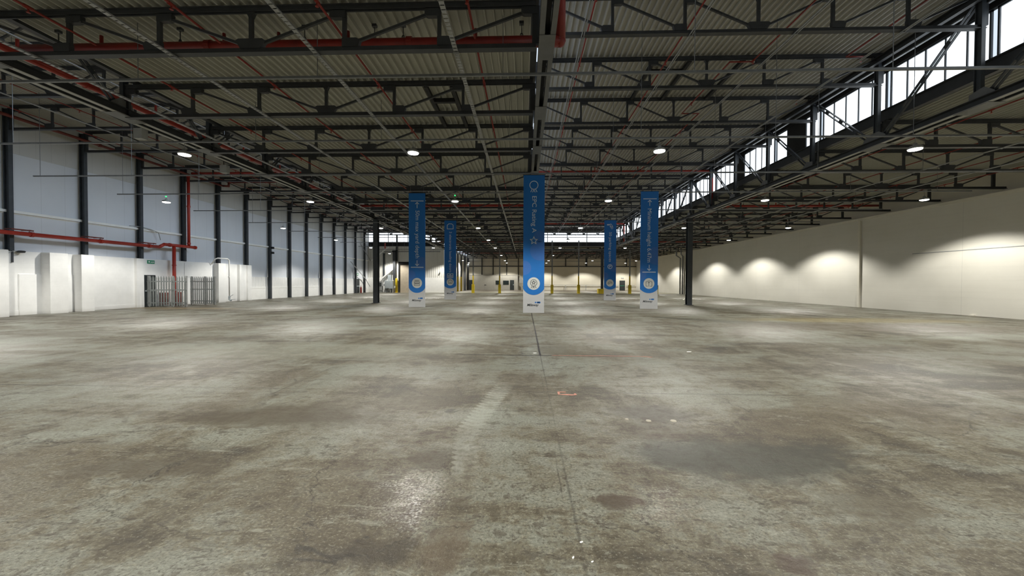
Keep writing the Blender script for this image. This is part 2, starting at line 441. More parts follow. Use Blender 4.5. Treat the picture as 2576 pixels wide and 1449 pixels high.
# walls
def wall(name, box, mat, label): return struct(MB().box(*box).build(name, mat), label, 'wall')
wall('wall_left', (XL - .25, YBACK, 0, XL, YC2 + .3, 7.7), M['wall_clad'], 'pale blue white clad side wall above the brick dado')
wall('wall_left_upper', (XL - .25, YBACK, 7.7, XL + .03, YC2 + .3, 10.1), M['wall_upper'], 'grooved grey top band of the side wall')
wall('wall_right', (XRW, YBACK, 0, XRU + .9, YFAR, 6.2), M['wall_block'], 'plain cream painted block wall')
wall('wall_right_upper', (XRU, YBACK, 6.2, XRU + .9, YFAR, 7.9), M['wall_block_top'], 'tan upper strip of the block wall set back above its ledge')
struct(MB().box(XRW - .03, YBACK, 6.06, XRW + .05, YFAR, 6.24).build('trim_1', M['cream']), 'thin cream ledge along the top of the block wall', 'trim')
wall('wall_back', (XL - .3, YBACK - .3, 0, XRU + 1, YBACK, 10.2), M['wall_clad'], 'wall behind the camera')
# end wall of the dado side bay, with the loading opening (x -19.58 .. -16.7, z 0 .. 4.72)
wl = MB()
wl.box(XL, YC2, 0, -19.58, YC2 + .25, 2.3).box(-16.7, YC2, 0, XLG - .6, YC2 + .25, 2.3)
wl.build('wall_end_lower', M['white']); struct(bpy.data.objects['wall_end_lower'], 'plain white base of the sheeted end wall', 'wall')
wl = MB()
wl.box(XL, YC2 + .02, 2.3, -19.58, YC2 + .25, 7.1).box(-16.7, YC2 + .02, 2.3, XLG - .6, YC2 + .25, 7.1).box(-19.58, YC2 + .02, 4.74, -16.7, YC2 + .25, 7.1)
wl.build('wall_end_sheet', M['wall_sheet']); struct(bpy.data.objects['wall_end_sheet'], 'white ribbed sheeting of the end wall', 'wall')
wall('wall_return', (XLG - .6, YC2 + .3, 0, XLG - .35, YFAR, 7.08), M['cream'], 'cream return wall behind the yellow footed columns')
wall('wall_far_lower', (XLG - .6, YFAR, 0, XRU + 1, YFAR + .3, 5.0), M['wall_far'], 'plain cream lower part of the far wall')
wall('wall_far_upper', (XLG - .6, YFAR + .05, 5.0, XRU + 1, YFAR + .3, 7.6), M['wall_far_up'], 'duller upper cladding of the far wall')
struct(MB().box(XLG - .3, YFAR - .08, 4.95, XRW, YFAR + .05, 5.12).build('trim_2', M['steel']), 'dark horizontal rail across the far wall', 'trim')
struct(MB().box(XLG - .3, YFAR - .04, 6.08, XRW, YFAR + .04, 6.14).build('trim_3', M['grey']), 'thin upper sheeting rail across the far wall', 'trim')

# brick dado with piers
bd = MB(); XD = -24.08
bd.box(XL - .1, YBACK, 0, XD, 32.65, 3.05)
for y0_, y1_, xx in ((15.6, 16.55, -23.42), (18.2, 18.95, -23.60), (19.55, 20.15, -23.60), (22.75, 23.2, -23.92), (28.75, 29.45, -23.68), (31.15, 31.35, -23.85), (32.2, 32.65, -23.92)):
    bd.box(XD - .02, y0_, 0, xx, y1_, 3.045)
bd.box(XD, 17.35, 0, XD + .05, 18.2, 1.95); bd.box(XD, 19.0, 0, XD + .03, 19.55, 1.95)
bd.box(XD, 16.5, 0, XD + .015, 23.0, .22); bd.box(XD, 23.15, 2.0, XD + .02, 24.15, 2.12)
bd.box(XD, 26.2, 1.95, XD + .03, 28.6, 2.95)
struct(bd.build('wall_left_dado', M['brick']), 'white painted brick dado with projecting piers', 'wall')
# low part of the wall past the dado: sill and ribbed band
b = MB(); b.box(XL - .02, 32.65, 0, XL + .06, YC2, 1.0); b.box(XL - .02, 32.65, 1.0, XL + .075, YC2, 1.14)
struct(b.build('wall_left_base', M['white']), 'white base and sill under the ribbed band', 'wall')
b = MB(); b.box(XL - .02, 32.65, 1.14, XL + .05, YC2, 2.05)
struct(b.build('wall_left_band', M['ribband']), 'white ribbed sheet band above the sill', 'wall')
# mid height girt rail
b = MB(); b.box(XL + .02, YBACK, 4.86, XL + .16, YC2, 4.98); b.box(XL, YBACK, 4.80, XL + .04, YC2, 4.86)
struct(b.build('trim_4', M['white']), 'white sheeting rail halfway up the side wall', 'trim')

# ------------------------------------------------------------------ steel columns
def hsec(b, cx, cy, z0, z1, dx, dy, t=.03, web='x'):
    """H section, web along x (flanges at +-dx/2) or along y"""
    if web == 'x':
        b.box(cx - dx / 2, cy - dy / 2, z0, cx - dx / 2 + t, cy + dy / 2, z1); b.box(cx + dx / 2 - t, cy - dy / 2, z0, cx + dx / 2, cy + dy / 2, z1)
        b.box(cx - dx / 2 + t, cy - t / 2, z0, cx + dx / 2 - t, cy + t / 2, z1)
    else:
        b.box(cx - dx / 2, cy - dy / 2, z0, cx + dx / 2, cy - dy / 2 + t, z1); b.box(cx - dx / 2, cy + dy / 2 - t, z0, cx + dx / 2, cy + dy / 2, z1)
        b.box(cx - t / 2, cy - dy / 2 + t, z0, cx + t / 2, cy + dy / 2 - t, z1)
    return b
for k in range(4, 19):
    z0 = 3.05 if k <= 10 else 0.0
    b = hsec(MB(), 0, 0, z0, ZHT - .12, .28, .16, .022)
    if z0 == 0: b.box(-.16, -.14, 0, .18, .14, .02)
    i = k - 4
    o = b.build('wall_column', M['steel_blue'], None, (XL + .25, yk(k), 0))
    tag(o, 'dark steel column against the pale clad wall, ' + (nth(i) if i else 'outside the frame edge'), 'column', 'dark columns along the clad wall'); o['kind'] = 'thing'
    if k == 4: bpy.data.objects.remove(o)

def main_column(x, y, label, zt, yellow=False):
    t = thing('steel_column', label, 'column', (x, y, 0), 'main dark columns')
    hsec(MB(), 0, 0, .02, zt, .36, .36, .03, 'y').build('shaft', M['steel_blue'], t)
    MB().box(-.26, -.26, 0, .26, .26, .03).build('base_plate', M['steel'], t)
    MB().box(-.30, -.2, zt - .05, .30, .2, zt).build('cap_plate', M['steel'], t)
    return t
main_column(XLG + .35, YC1, 'dark steel column beside the banner about yard depth', 6.49)
main_column(XRG - .15, YC1 - .2, 'dark steel column beside the banner about minimum height', 6.49)
for x, lab in ((XSP, 'dark main column hidden behind the middle banner'), (11.6, 'dark main column beside the parking banner')):
    t = thing('steel_column', lab, 'column', (x, YC2 - .6, 0), 'main dark columns')
    hsec(MB(), 0, 0, 0, 6.49, .34, .34, .03, 'y').build('shaft', M['steel_blue'], t)
    b = MB(); b.box(-.62, -.5, 0, .62, -.38, .72); b.box(-.62, .38, 0, .62, .5, .72); b.box(-.62, -.38, 0, -.5, .38, .72); b.box(.5, -.38, 0, .62, .38, .72)
    b.build('yellow_barrier', M['yellow'], t)
# slender posts with yellow feet in the gable line
pi = 0
for x in (-7.8, -3.8, 4.05, 8.0, 15.56, 19.5):
    pi += 1
    t = thing('slender_post', 'slender grey post with yellow foot, ' + ORD[pi] + ' along the row across the far hall', 'post', (x, YC2 - 1.2, 0), 'slender posts with yellow feet')
    zt = 7.9 if 0 < x < 12 else 6.6
    hsec(MB(), 0, 0, 2.62, zt, .16, .16, .02, 'y').build('shaft', M['bar'], t)
    hsec(MB(), 0, 0, .0, 2.62, .18, .18, .025, 'y').build('painted_foot', M['yellow'], t)
    b = MB(); b.box(-.2, -.2, 0, .2, -.12, 1.3); b.box(-.2, .12, 0, .2, .2, 1.3); b.box(-.2, -.12, 0, -.12, .12, 1.3); b.box(.12, -.12, 0, .2, .12, 1.3)
    b.build('guard_box', M['yellow'], t)
for i, y in enumerate((66.5, 69.5)):
    t = thing('return_column', 'column with tall yellow foot on cream return wall, ' + ('nearer one' if i == 0 else 'farther one'), 'column', (XLG + .15 + i * .1, y, 0), 'yellow footed columns on the return wall')
    hsec(MB(), 0, 0, 2.6, 6.6, .24, .22, .03).build('shaft', M['steel'], t); hsec(MB(), 0, 0, 0, 2.6, .27, .25, .03).build('painted_foot', M['yellow'], t)
for i, y in enumerate((74.0, 78.0)):
    o = hsec(MB(), 0, 0, 0, 6.6, .4, .3, .03).build('return_column', M['steel'], None, (XLG + .2, y, 0))
    tag(o, 'plain dark column by the office corner, ' + ('nearer of two' if i == 0 else 'farther of two'), 'column'); o['kind'] = 'thing'

# ------------------------------------------------------------------ roof trusses
def truss_parts(x0, x1, zb, zt, tail=0.0):
    """list of (part name, MB) for a six panel lattice truss in the plane y = 0"""
    P = []; n = 6; xs = [x0 + (x1 - x0) * i / n for i in range(n + 1)]; h = zt - zb
    b = MB(); b.box(x0, -.075, zt - .02, x1, .075, zt); b.box(x0, -.012, zt - .13, x1, .012, zt - .02)
    b.box(x0, -.05, zt - .1, x1, -.035, zt - .02).box(x0, .035, zt - .1, x1, .05, zt - .02); P.append(('top_chord', b))
    b = MB(); b.box(x0, -.075, zb, x1 + tail, .075, zb + .02); b.box(x0, -.03, zb + .02, x1 + tail, .03, zb + .115); P.append(('bottom_chord', b))
    for i, x in enumerate(xs):
        w = .15 if i in (0, n) else .075
        b = MB(); b.box(x - w / 2, -.035, zb + .1, x + w / 2, .035, zt - .1)
        if i == n // 2: b.prism([(x - .035, zt - .22), (x + .035, zt - .22), (x + .09, zt - .11), (x - .09, zt - .11)], 'XZ', -.045, .045)
        P.append(('upright', b))
    for i in range(n):
        a, c = xs[i], xs[i + 1]; g = .17
        if i < n // 2: p, q = (a + g, 0, zt - .19), (c - g, 0, zb + .19)
        else: p, q = (a + g, 0, zb + .19), (c - g, 0, zt - .19)
        P.append(('diagonal', MB().bar(p, q, .05, .055)))
    t0, t1 = -.05, .05
    for i, x in enumerate(xs):
        if i < 3: P.append(('gusset_plate', MB().prism([(x - .03, zt - .12), (x + .30, zt - .12), (x + .30, zt - .24), (x + .24, zt - .27), (x - .03, zt - .27)], 'XZ', t0, t1)))
        if i > 3: P.append(('gusset_plate', MB().prism([(x + .03, zt - .12), (x - .30, zt - .12), (x - .30, zt - .24), (x - .24, zt - .27), (x + .03, zt - .27)], 'XZ', t0, t1)))
        if 0 < i < 3: P.append(('gusset_plate', MB().prism([(x + .04, zb + .1), (x - .30, zb + .1), (x - .34, zb + .24), (x - .26, zb + .28), (x + .04, zb + .28)], 'XZ', t0, t1)))
        if 3 < i < 6: P.append(('gusset_plate', MB().prism([(x - .04, zb + .1), (x + .30, zb + .1), (x + .34, zb + .24), (x + .26, zb + .28), (x - .04, zb + .28)], 'XZ', t0, t1)))
        if i == 3: P.append(('gusset_plate', MB().prism([(x - .22, zb + .1), (x + .22, zb + .1), (x + .32, zb + .26), (x + .26, zb + .30), (x - .26, zb + .30), (x - .32, zb + .26)], 'XZ', t0, t1)))
    return P
BAYS = [  # key, x0, x1, zb, zt, first k, last k, phrase
    ('dado', -23.95, XLG - .1, ZHB, ZHT, 3, 18, 'high bay over the dado wall', 0.),
    ('low', XLG + .1, XSP - .22, ZLB, ZLT, 2, 25, 'low bay next to the central girder', 0.),
    ('high', XSP + .0, XRG + .1, ZHB, ZHT, 3, 18, 'high bay under the clerestory windows', 0.),
    ('cream', XRG + .2, XRW + .1, ZLB, ZLT, 4, 25, 'low bay along the cream wall', .62),
]
NEAR = {'dado': 13, 'low': 12, 'high': 13, 'cream': 13}
for key, x0, x1, zb, zt, k0, k1, phrase, tail in BAYS:
    parts = truss_parts(0, x1 - x0, zb, zt, tail)
    al = MB()
    for nme, pb in parts: al.add(pb.v, pb.f)
    far_me = al.mesh('roof_truss', M['steel'])
    proto = None
    for i, k in enumerate(range(k0, k1 + 1)):
        loc = (x0, yk(k), 0)
        if k <= NEAR[key]:
            lab = 'dark lattice roof truss in ' + phrase + ', ' + nth(i + 1)
            if proto is None:
                proto = thing('roof_truss', lab, 'truss', loc, 'roof trusses, ' + phrase)
                for nme, pb in parts: pb.build(nme, M['steel'], proto)
            else: dup(proto, loc, lab)
        else:
            o = link('roof_truss', far_me, None, loc)
            tag(o, 'small distant dark lattice roof truss in ' + phrase, 'truss', 'distant roof trusses, ' + phrase)
al = MB()
for nme, pb in truss_parts(0, XRG - XSP - .1, ZLB, ZLT): al.add(pb.v, pb.f)
me = al.mesh('roof_truss', M['steel'])
for k in range(20, 26):
    o = link('roof_truss', me, None, (XSP + .05, yk(k), 0))
    tag(o, 'small dark lattice truss in the low roof beyond the far clerestory', 'truss', 'trusses beyond the far clerestory')

# ------------------------------------------------------------------ lattice girders along the hall (double channel chords)
def girder(name, label, x, kstart, kmid, kend, gap=.12, ch=.10, ztop=9.36, mat='girder', bm='girder'):
    """parts of a long girder with paired channels; verticals on every truss line, diagonals falling towards kmid"""
    t = thing(name, label, 'girder', (x, 0, 0), 'lattice girders along the hall')
    ya, yb = yk(kstart) + (.47 if kstart else 0), yk(kend) + (.46 if kend == 9 else 0)
    zb, zt = 6.50, ztop
    for s_ in (-1, 1):
        xo = s_ * (gap / 2 + ch)
        xi = s_ * gap / 2
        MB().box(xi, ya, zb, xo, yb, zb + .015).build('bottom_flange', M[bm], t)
        b = MB(); b.box(xi, ya, zb + .0155, xi + s_ * .012, yb, zb + .2); b.box(xi, ya, zb + .2, xo, yb, zb + .215)
        b.build('bottom_channel', M['steel'], t)
        b = MB(); b.box(xi, ya, zt, xo, yb, zt + .015); b.box(xi, ya, zt + .015, xi + s_ * .012, yb, zt + .2); b.box(xi, ya, zt + .2, xo, yb, zt + .215)
        b.build('top_channel', M['steel'], t)
    MB().box(-gap / 2 + .013, ya + .01, zb + .165, gap / 2 - .013, yb - .01, zb + .175).build('gap_shade_strip', M['black'], t)  # added black strip that keeps the gap between the channels dark
    for k in range(kstart + (1 if kstart else 0), kend + 1):
        y = yk(k)
        b = MB(); b.box(-.055, y - .085, zb + .02, .055, y - .065, zt + .1); b.box(-.055, y + .065, zb + .02, .055, y + .085, zt + .1); b.box(-.012, y - .065, zb + .02, .012, y + .065, zt + .1)
        b.build('upright', M['steel_blue'], t)
        b = MB()
        if k == kmid: poly = [(y - .5, zb + .02), (y + .5, zb + .02), (y + .42, zb + .34), (y + .18, zb + .5), (y - .18, zb + .5), (y - .42, zb + .34)]
        elif k < kmid: poly = [(y - .5, zb + .02), (y + .15, zb + .02), (y + .15, zb + .42), (y - .2, zb + .5), (y - .44, zb + .3)]
        else: poly = [(y + .5, zb + .02), (y - .15, zb + .02), (y - .15, zb + .42), (y + .2, zb + .5), (y + .44, zb + .3)]
        for xx in (-gap / 2 + .001, gap / 2 - .009): b.prism(poly, 'YZ', xx, xx + .008)
        b.build('gusset_plate', M[mat], t)
        MB().box(-(gap / 2 + ch), y - .42, zb - .012, gap / 2 + ch, y + .42, zb - .001).build('tie_plate', M[mat], t)
    for k in range(kstart, kend):
        if k < kmid: p, q = (0, yk(k) + .12, zt + .02), (0, yk(k + 1) - .2, zb + .25)
        else: p, q = (0, yk(k) + .2, zb + .25), (0, yk(k + 1) - .12, zt + .02)
        p, q = Vector(p), Vector(q); d = (q - p).normalized(); nrm = Vector((0, -d.z, d.y))
        b = MB()
        for s_ in (-1, 1): b.bar(p + nrm * .055 * s_, q + nrm * .055 * s_, .07, .028, (1, 0, 0))
        for f_ in (.25, .5, .75):
            c = p + (q - p) * f_; b.bar(c - d * .09, c + d * .09, .05, .1, (1, 0, 0))
        b.build('diagonal', M['steel_blue'], t)
    return t
girder('lattice_girder', 'dark lattice girder on the dado side, camera to front column', XLG, 0, 4, 9, .2, .13, bm='girder_bounce')
girder('lattice_girder', 'dark lattice girder on the dado side, beyond front column', XLG, 9, 14, 18, .2, .13, bm='girder_bounce')
girder('lattice_girder', 'central grey girder overhead, from camera to behind the middle banner', XSP, 0, 4, 9)
girder('lattice_girder', 'central grey girder overhead, far half beyond the middle banner', XSP, 9, 14, 18)
girder('lattice_girder', 'grey lattice girder in front of the clerestory windows, nearer half', XRG, 0, 4, 9, .2, .13, bm='girder_bounce')
girder('lattice_girder', 'grey lattice girder in front of the clerestory windows, farther half', XRG, 9, 14, 18, .2, .13, bm='girder_bounce')
# transverse girder at the far clerestory
t = thing('cross_girder', 'dark beam under the far clerestory glazing', 'beam', (0, YC2 + .12, 0))
MB().box(XL + .1, -.1, 7.12, XLG - .62, .1, 7.74).build('fascia', M['black'], t)
MB().box(XSP + .2, -.1, 7.1, XRG, .1, 7.74).build('fascia', M['black'], t)
for x in [XLG + .2 + 2.03 * i for i in range(0, 12)]: pass
MB().box(XLG + .4, -.12, 6.5, XRG - .2, .12, 6.75).build('bottom_flange', M['steel'], t)

# fascias (solid strips under and over the glazing lines)
def fascia(name, x, label, dark='black', y1=None):
    b = MB(); y1 = y1 or YC2
    b.box(x - .06, YBACK, ZLT + .02, x + .10, y1, 7.86); b.box(x - .16, YBACK, 7.80, x + .02, y1, 7.83)
    o = b.build(name, M['steel']); struct(o, label + ', lower sill strip', 'trim')
    b = MB(); b.box(x - .05, YBACK, 9.22, x + .10, y1, ZHT + .1)
    o = b.build(name, M[dark]); struct(o, label + ', upper head strip', 'trim')
fascia('trim_5', XRG + .38, 'dark strip at the clerestory facing the cream wall side')
fascia('trim_6', XSP - .26, 'dark strip at the central roof step')
fascia('trim_7', XLG + .38, 'dark strip at the dado side roof step')
b = MB(); b.box(XRG + .12, YBACK, 9.33, XRG + .20, YC2, 9.39)
struct(b.build('trim_8', M['galv']), 'thin light rail along the head of the clerestory', 'trim')

# glazing: one window per truss bay
wn = [0]
def window_y(x, y0, y1, z0, z1, label, flip=1, pm='pane'):
    wn[0] += 1
    w = MB(); fr = .045
    w.box(x - .03, y0, z0, x + .03, y0 + fr, z1).box(x - .03, y1 - fr, z0, x + .03, y1, z1).box(x - .03, y0, z0, x + .03, y1, z0 + fr).box(x - .03, y0, z1 - fr, x + .03, y1, z1)
    n = max(1, round((y1 - y0) / .6))
    for i in range(1, n):
        yy = y0 + (y1 - y0) * i / n; w.box(x - .025, yy - .018, z0 + fr, x + .025, yy + .018, z1 - fr)
    o = w.build('window_%d' % wn[0], M['steel_blue']); struct(o, label, 'window')
    MB().box(x + .012 * flip, y0 + fr, z0 + fr, x + .02 * flip, y1 - fr, z1 - fr).build('pane', M[pm], o)
def blind_y(x, y0, y1, lab):
    struct(MB().box(x - .03, y0, 7.86, x + .03, y1, 9.22).build('wall_blind_panel', M['black']), lab, 'wall')
XG = XRG + .40
segs = []
for k in range(-2, 18):
    a, c = yk(k) + .07, yk(k + 1) - .07
    if k == 2: segs += [(10.33, c)]; blind_y(XG, yk(2) - .07, 10.33, 'dark blank panel in the clerestory nearest the camera')
    elif k == 5: segs += [(a, 18.05), (19.24, c)]; blind_y(XG, 18.05, 19.24, 'dark blank panel midway along the clerestory')
    elif k == 6: segs += [(a, 22.95)]
    elif k == 7: segs += [(24.0, c)]; blind_y(XG, 22.95, 24.0, 'dark blank panel before the front column in the clerestory')
    elif k == 11: segs += [(a, yk(12) - 1.0)]; blind_y(XG, yk(12) - 1., yk(12) - .07, 'dark blank panel beyond the front column in the clerestory')
    elif k == 14: segs += [(a, yk(15) - 1.2)]; blind_y(XG, yk(15) - 1.2, yk(15) - .07, 'dark blank panel far along the clerestory')
    else: segs += [(a, c)]
for i, (a, c) in enumerate(segs): window_y(XG, a, c, 7.86, 9.22, 'frosted clerestory window above the cream wall side, ' + (ORD[i] if 0 < i < 21 else 'nearest' if i == 0 else 'last') + ' along')
for k in range(0, 18): window_y(XSP - .26, yk(k) + .07, yk(k + 1) - .07, 7.86, 9.22, 'frosted window of the central roof step, ' + ORD[k + 1] + ' along', -1, 'pane_dim')
for k in range(0, 18): window_y(XLG + .38, yk(k) + .07, yk(k + 1) - .07, 7.86, 9.22, 'frosted window of the dado side roof step, ' + ORD[k + 1] + ' along', 1, 'pane_low')
def window_x(x0, x1, y, label):
    wn[0] += 1; w = MB(); fr = .05; z0, z1 = 7.78, 9.25
    w.box(x0, y - .03, z0, x0 + fr, y + .03, z1).box(x1 - fr, y - .03, z0, x1, y + .03, z1).box(x0, y - .03, z0, x1, y + .03, z0 + fr).box(x0, y - .03, z1 - fr, x1, y + .03, z1)
    for i in range(1, 5):
        xx = x0 + (x1 - x0) * i / 5; w.box(xx - .012, y - .02, z0 + fr, xx + .012, y + .02, z1 - fr)
    w.box(x0, y - .03, 8.86, x1, y + .03, 8.90)
    o = w.build('window_%d' % wn[0], M['steel_blue']); struct(o, label, 'window')
    MB().box(x0 + fr, y + .005, z0 + fr, x1 - fr, y + .015, z1 - fr).build('pane', M['pane'], o)
for i in range(4): window_x(XL + .1 + i * 3.1, XL + .1 + (i + 1) * 3.1, YC2 + .12, 'bright far clerestory window over the ribbed end wall, ' + ORD[i + 1] + ' across')
for i in range(4): window_x(XSP + i * 3.0, XSP + (i + 1) * 3.0, YC2 + .12, 'bright far clerestory window over the far hall, ' + ORD[i + 1] + ' across')
struct(MB().box(XL, YC2 + .05, 9.25, XRG, YC2 + .3, 10.0).build('wall_gable_head', M['black']), 'dark strip above the far clerestory', 'wall')

# roof trimmers (short dark beams between trusses)
def trimmer(x0, x1, k, z, cross, label):
    t = thing('roof_trimmer', label, 'beam', (0, 0, 0))
    for x in (x0, x1): MB().box(x - .05, yk(k) + .08, z - .12, x + .05, yk(k + 1) - .08, z).build('side_beam', M['black'], t)
    for yy in cross: MB().box(x0 + .05, yy - .06, z - .12, x1 - .05, yy + .06, z).build('cross_beam', M['black'], t)
trimmer(-2.92, -2.15, 3, ZLT, (12.05, 12.95), 'dark frame of two short beams in the low deck near the central girder')
trimmer(4.62, 5.95, 4, ZHT, (14.85,), 'dark roof opening frame under the high deck over the conduits')
t = tag(MB().box(7.79, yk(4) + .08, ZHT - .12, 7.91, yk(5) - .08, ZHT).build('roof_trimmer', M['black']), 'single short dark beam between trusses in the high deck', 'beam')
trimmer(-7.2, -6.3, 7, ZLT, (24.4, 25.2), 'dark frame of short beams in the low deck above the nearest lamp row')
trimmer(14.2, 15.1, 6, ZLT, (21.2, 22.0), 'dark frame of short beams in the low deck on the cream wall side')

# ------------------------------------------------------------------ cross rails with hangers
rail_y = [8.35, 12.1, 15.9, 19.3, 23.9, 28.8, 33.8, 38.6, 43.4, 48.2, 53.0]
for i, y in enumerate(rail_y):
    t = thing('cross_rail', 'thin grey suspended rail spanning the whole hall, ' + nth(i + 1), 'rail', (0, y, 0), 'suspended cross rails')
    MB().box(-21.3, -.025, 6.15, 21.6, .025, 6.20).build('rail', M['bar'], t)
    w = .006 if y < 25 else .008
    for x in [-21. + 4.1 * j for j in range(11)]:
        zt = ZLT if (XLG < x < XSP or x > XRG) else ZHT
        MB().box(x - w, -w, 6.2, x + w, w, zt).build('hanger_wire', M['bar'], t)
# control boxes sitting on the rails
for x, y, lab in ((-12.33, 11.9, 'small grey control box on a suspended rail, nearer of two'), (-12.63, 15.7, 'small grey control box on a suspended rail, farther of two')):
    t = thing('control_box', lab, 'box', (x, y, 6.362))
    MB().box(-.14, -.1, -.16, .14, .1, .16).build('housing', M['grey'], t)
    MB().tube([(-.04, 0, .16), (-.05, 0, .3), (.03, 0, .42), (.18, 0, .38), (.4, 0, .12)], .015, 6).build('cable', M['black'], t)

# cable trays along the hall
def tray(x, z, y0, y1, label, kind='tray'):
    t = thing('cable_tray', label, 'tray', (x, 0, z), 'cable trays along the hall')
    b = MB()
    if kind == 'tray':
        b.box(-.045, y0, 0, -.038, y1, .03).box(.038, y0, 0, .045, y1, .03)
        yy = y0
        while yy < min(y1, 22):
            b.box(-.038, yy, 0, .038, yy + .082, .004); yy += .11
        if y1 > 22: b.box(-.038, 22, 0, .038, y1, .004)
    else:
        b.tube([(-.03, y0, .015), (-.03, y1, .015)], .016, 8); b.tube([(.03, y0, .015), (.03, y1, .015)], .016, 8)
    b.build('channel', M['galv'], t)
    b = MB()
    for k in range(2, 18):
        if y0 < yk(k) < y1: b.box(-.06, yk(k) - .03, -.012, .06, yk(k) + .03, -.004)
    b.build('clips', M['bar'], t)
for i, x in enumerate((-1.45, -4.4, -7.5, -10.5)): tray(x, ZLB - .035, 2., 58., 'perforated grey cable tray in the low bay, ' + nth(i + 1, 'out from the central girder'))
for i, x in enumerate((1.6, 4.62, 7.5, 10.4)): tray(x, ZHB - .035, 2., 57., 'bright paired conduits in the high bay, ' + nth(i + 1, 'out from the central girder'), 'conduit')
for i, x in enumerate((-14.6, -19.5)): tray(x, ZHB - .035, 2., 57., 'cable run in the dado side bay, ' + ('nearer the girder' if i == 0 else 'nearer the wall'), 'conduit')
for i, x in enumerate((16.7, 19.2)): tray(x, ZLB - .035, 2., 80., 'cable run in the cream wall bay, ' + ('nearer the girder' if i == 0 else 'nearer the wall'), 'conduit')

# ------------------------------------------------------------------ sprinkler pipework
def range_pipe(x, z, y0, y1, label, r=.024, jog=None):
    t = thing('sprinkler_pipe', label, 'pipe', (0, 0, 0), 'red sprinkler range pipes')
    pts = [(x, y0, z)]
    if jog:
        for yj, dx in jog: pts += [(pts[-1][0], yj - .06, z), (pts[-1][0], yj, z), (pts[-1][0] + dx, yj, z), (pts[-1][0] + dx, yj + .06, z)]
    pts.append((pts[-1][0], y1, z))
    b = MB()
    for p, q in zip(pts, pts[1:]): b.tube([p, q], r, 8)
    b.build('pipe', M['red'], t, smooth=True)
    y = y0 + 2.2
    while y < min(y1, 31):
        xx = x + sum(dx for yj, dx in (jog or []) if yj < y)
        h = MB(); h.tube([(0, 0, 0), (0, 0, -.05), (0, 0, -.09)], [.02, .014, .014], 6); h.lathe([(.001, -.095), (.035, -.095), (.035, -.10), (.001, -.10)], 8); h.tube([(0, -.07, 0), (0, .07, 0)], r * 1.5, 8)
        h.build('sprinkler_head', M['red'], t, (xx, y, z))
        y += 3.05
for i, x in enumerate((-1.12, -4.0, -6.87, -9.77)): range_pipe(x, 7.02, 2., 56., 'thin red sprinkler pipe in low bay, ' + nth(i + 1, 'out from the central girder'))
for i, x in enumerate((1.85, 4.78, 7.71, 10.66)): range_pipe(x, 9.22, 2., 56., 'thin red sprinkler pipe in high bay, ' + nth(i + 1, 'out from the central girder'), jog={2: [(13.4, -.75), (17.4, .75)], 3: [(13.2, .6)]}.get(i))
for i, x in enumerate((-14.0, -16.9, -19.8, -22.6)): range_pipe(x, 9.22, 2., 56., 'thin rusty red sprinkler pipe in dado bay, ' + nth(i + 1, 'out from the girder'), .02)
for i, x in enumerate((14.3, 17.2, 20.1, 22.6)): range_pipe(x, 7.02, 4., 80., 'thin red sprinkler pipe in cream wall bay, ' + nth(i + 1, 'out from the girder'), .02)

def big_pipe(name, label, pts, r, flanges=(), hangers=(), stubs=(), mat='redmain'):
    t = thing(name, label, 'pipe')
    b = MB()
    for p, q in zip(pts, pts[1:]): b.tube([p, q], r, 16)
    for p in pts[1:-1]: b.lathe([(.001, -r * 1.08), (r * .7, -r * .8), (r * 1.08, 0), (r * .7, r * .8), (.001, r * 1.08)], 14, p)
    b.build('pipe_run', M[mat], t, smooth=True)
    for p, ax in flanges:
        q = Vector(p); d = Vector(ax) * .06
        MB().tube([q - d, q + d], r * 1.22, 16).build('coupling', M[mat], t)
    for p, z1 in hangers:
        h = MB(); h.box(p[0] - .008, p[1] - .008, p[2] + r, p[0] + .008, p[1] + .008, z1); h.ring(0, 0, 0, 0, 0, 3)
        h.tube([(p[0] - .012, p[1], p[2] + r + .07), (p[0] - .03, p[1], p[2] + r + .03), (p[0] - .02, p[1], p[2] + r)], .01, 5)
        h.tube([(p[0] + .012, p[1], p[2] + r + .07), (p[0] + .03, p[1], p[2] + r + .03), (p[0] + .02, p[1], p[2] + r)], .01, 5)
        h.box(p[0] - .05, p[1] - .04, z1 - .06, p[0] + .05, p[1] + .04, z1)
        h.build('hanger', M['steel'], t)
    for p, z1 in stubs:
        MB().tube([(p[0], p[1], p[2]), (p[0], p[1], z1)], .035, 10).build('riser_stub', M[mat], t, smooth=True)
    return t
# first cross main, close to the camera; goes up at the central girder
yM = 8.55
big_pipe('sprinkler_main', 'large red sprinkler main crossing the low bay close to the camera', [(-11.6, yM, 7.0), (XSP + .33, yM, 7.0), (XSP + .33, yM, 9.4)], .12, mat='red', flanges=
         [((-7.2, yM, 7.0), (1, 0, 0)), ((-2.6, yM, 7.0), (1, 0, 0))], hangers=[((x, yM, 7.0), ZLT) for x in (-10.8, -7.9, -5.0, -3.4, -2.75, -.1)],
         stubs=[((x, yM, 7.0), 7.3) for x in (-9.77, -6.87, -5.6, -4.0, -1.12)])
big_pipe('sprinkler_main', 'red sprinkler main crossing the hall low near the yard depth banner', [(XLG + .3, 26.6, 7.0), (XSP - .1, 26.6, 7.0)], .085, [((-6., 26.6, 7.), (1, 0, 0))], [], [((x, 26.6, 7.0), 7.3) for x in (-9.77, -6.87, -4.0, -1.12)])
big_pipe('sprinkler_main', 'red main in the high bay dropping beside clerestory windows', [(XSP + .2, 26.6, 9.3), (12.72, 26.6, 9.3), (12.72, 26.6, 6.98)], .085, [((6., 26.6, 9.3), (1, 0, 0))], [], [((x, 26.6, 9.3), 9.7) for x in (1.85, 4.78, 7.71, 10.66)])
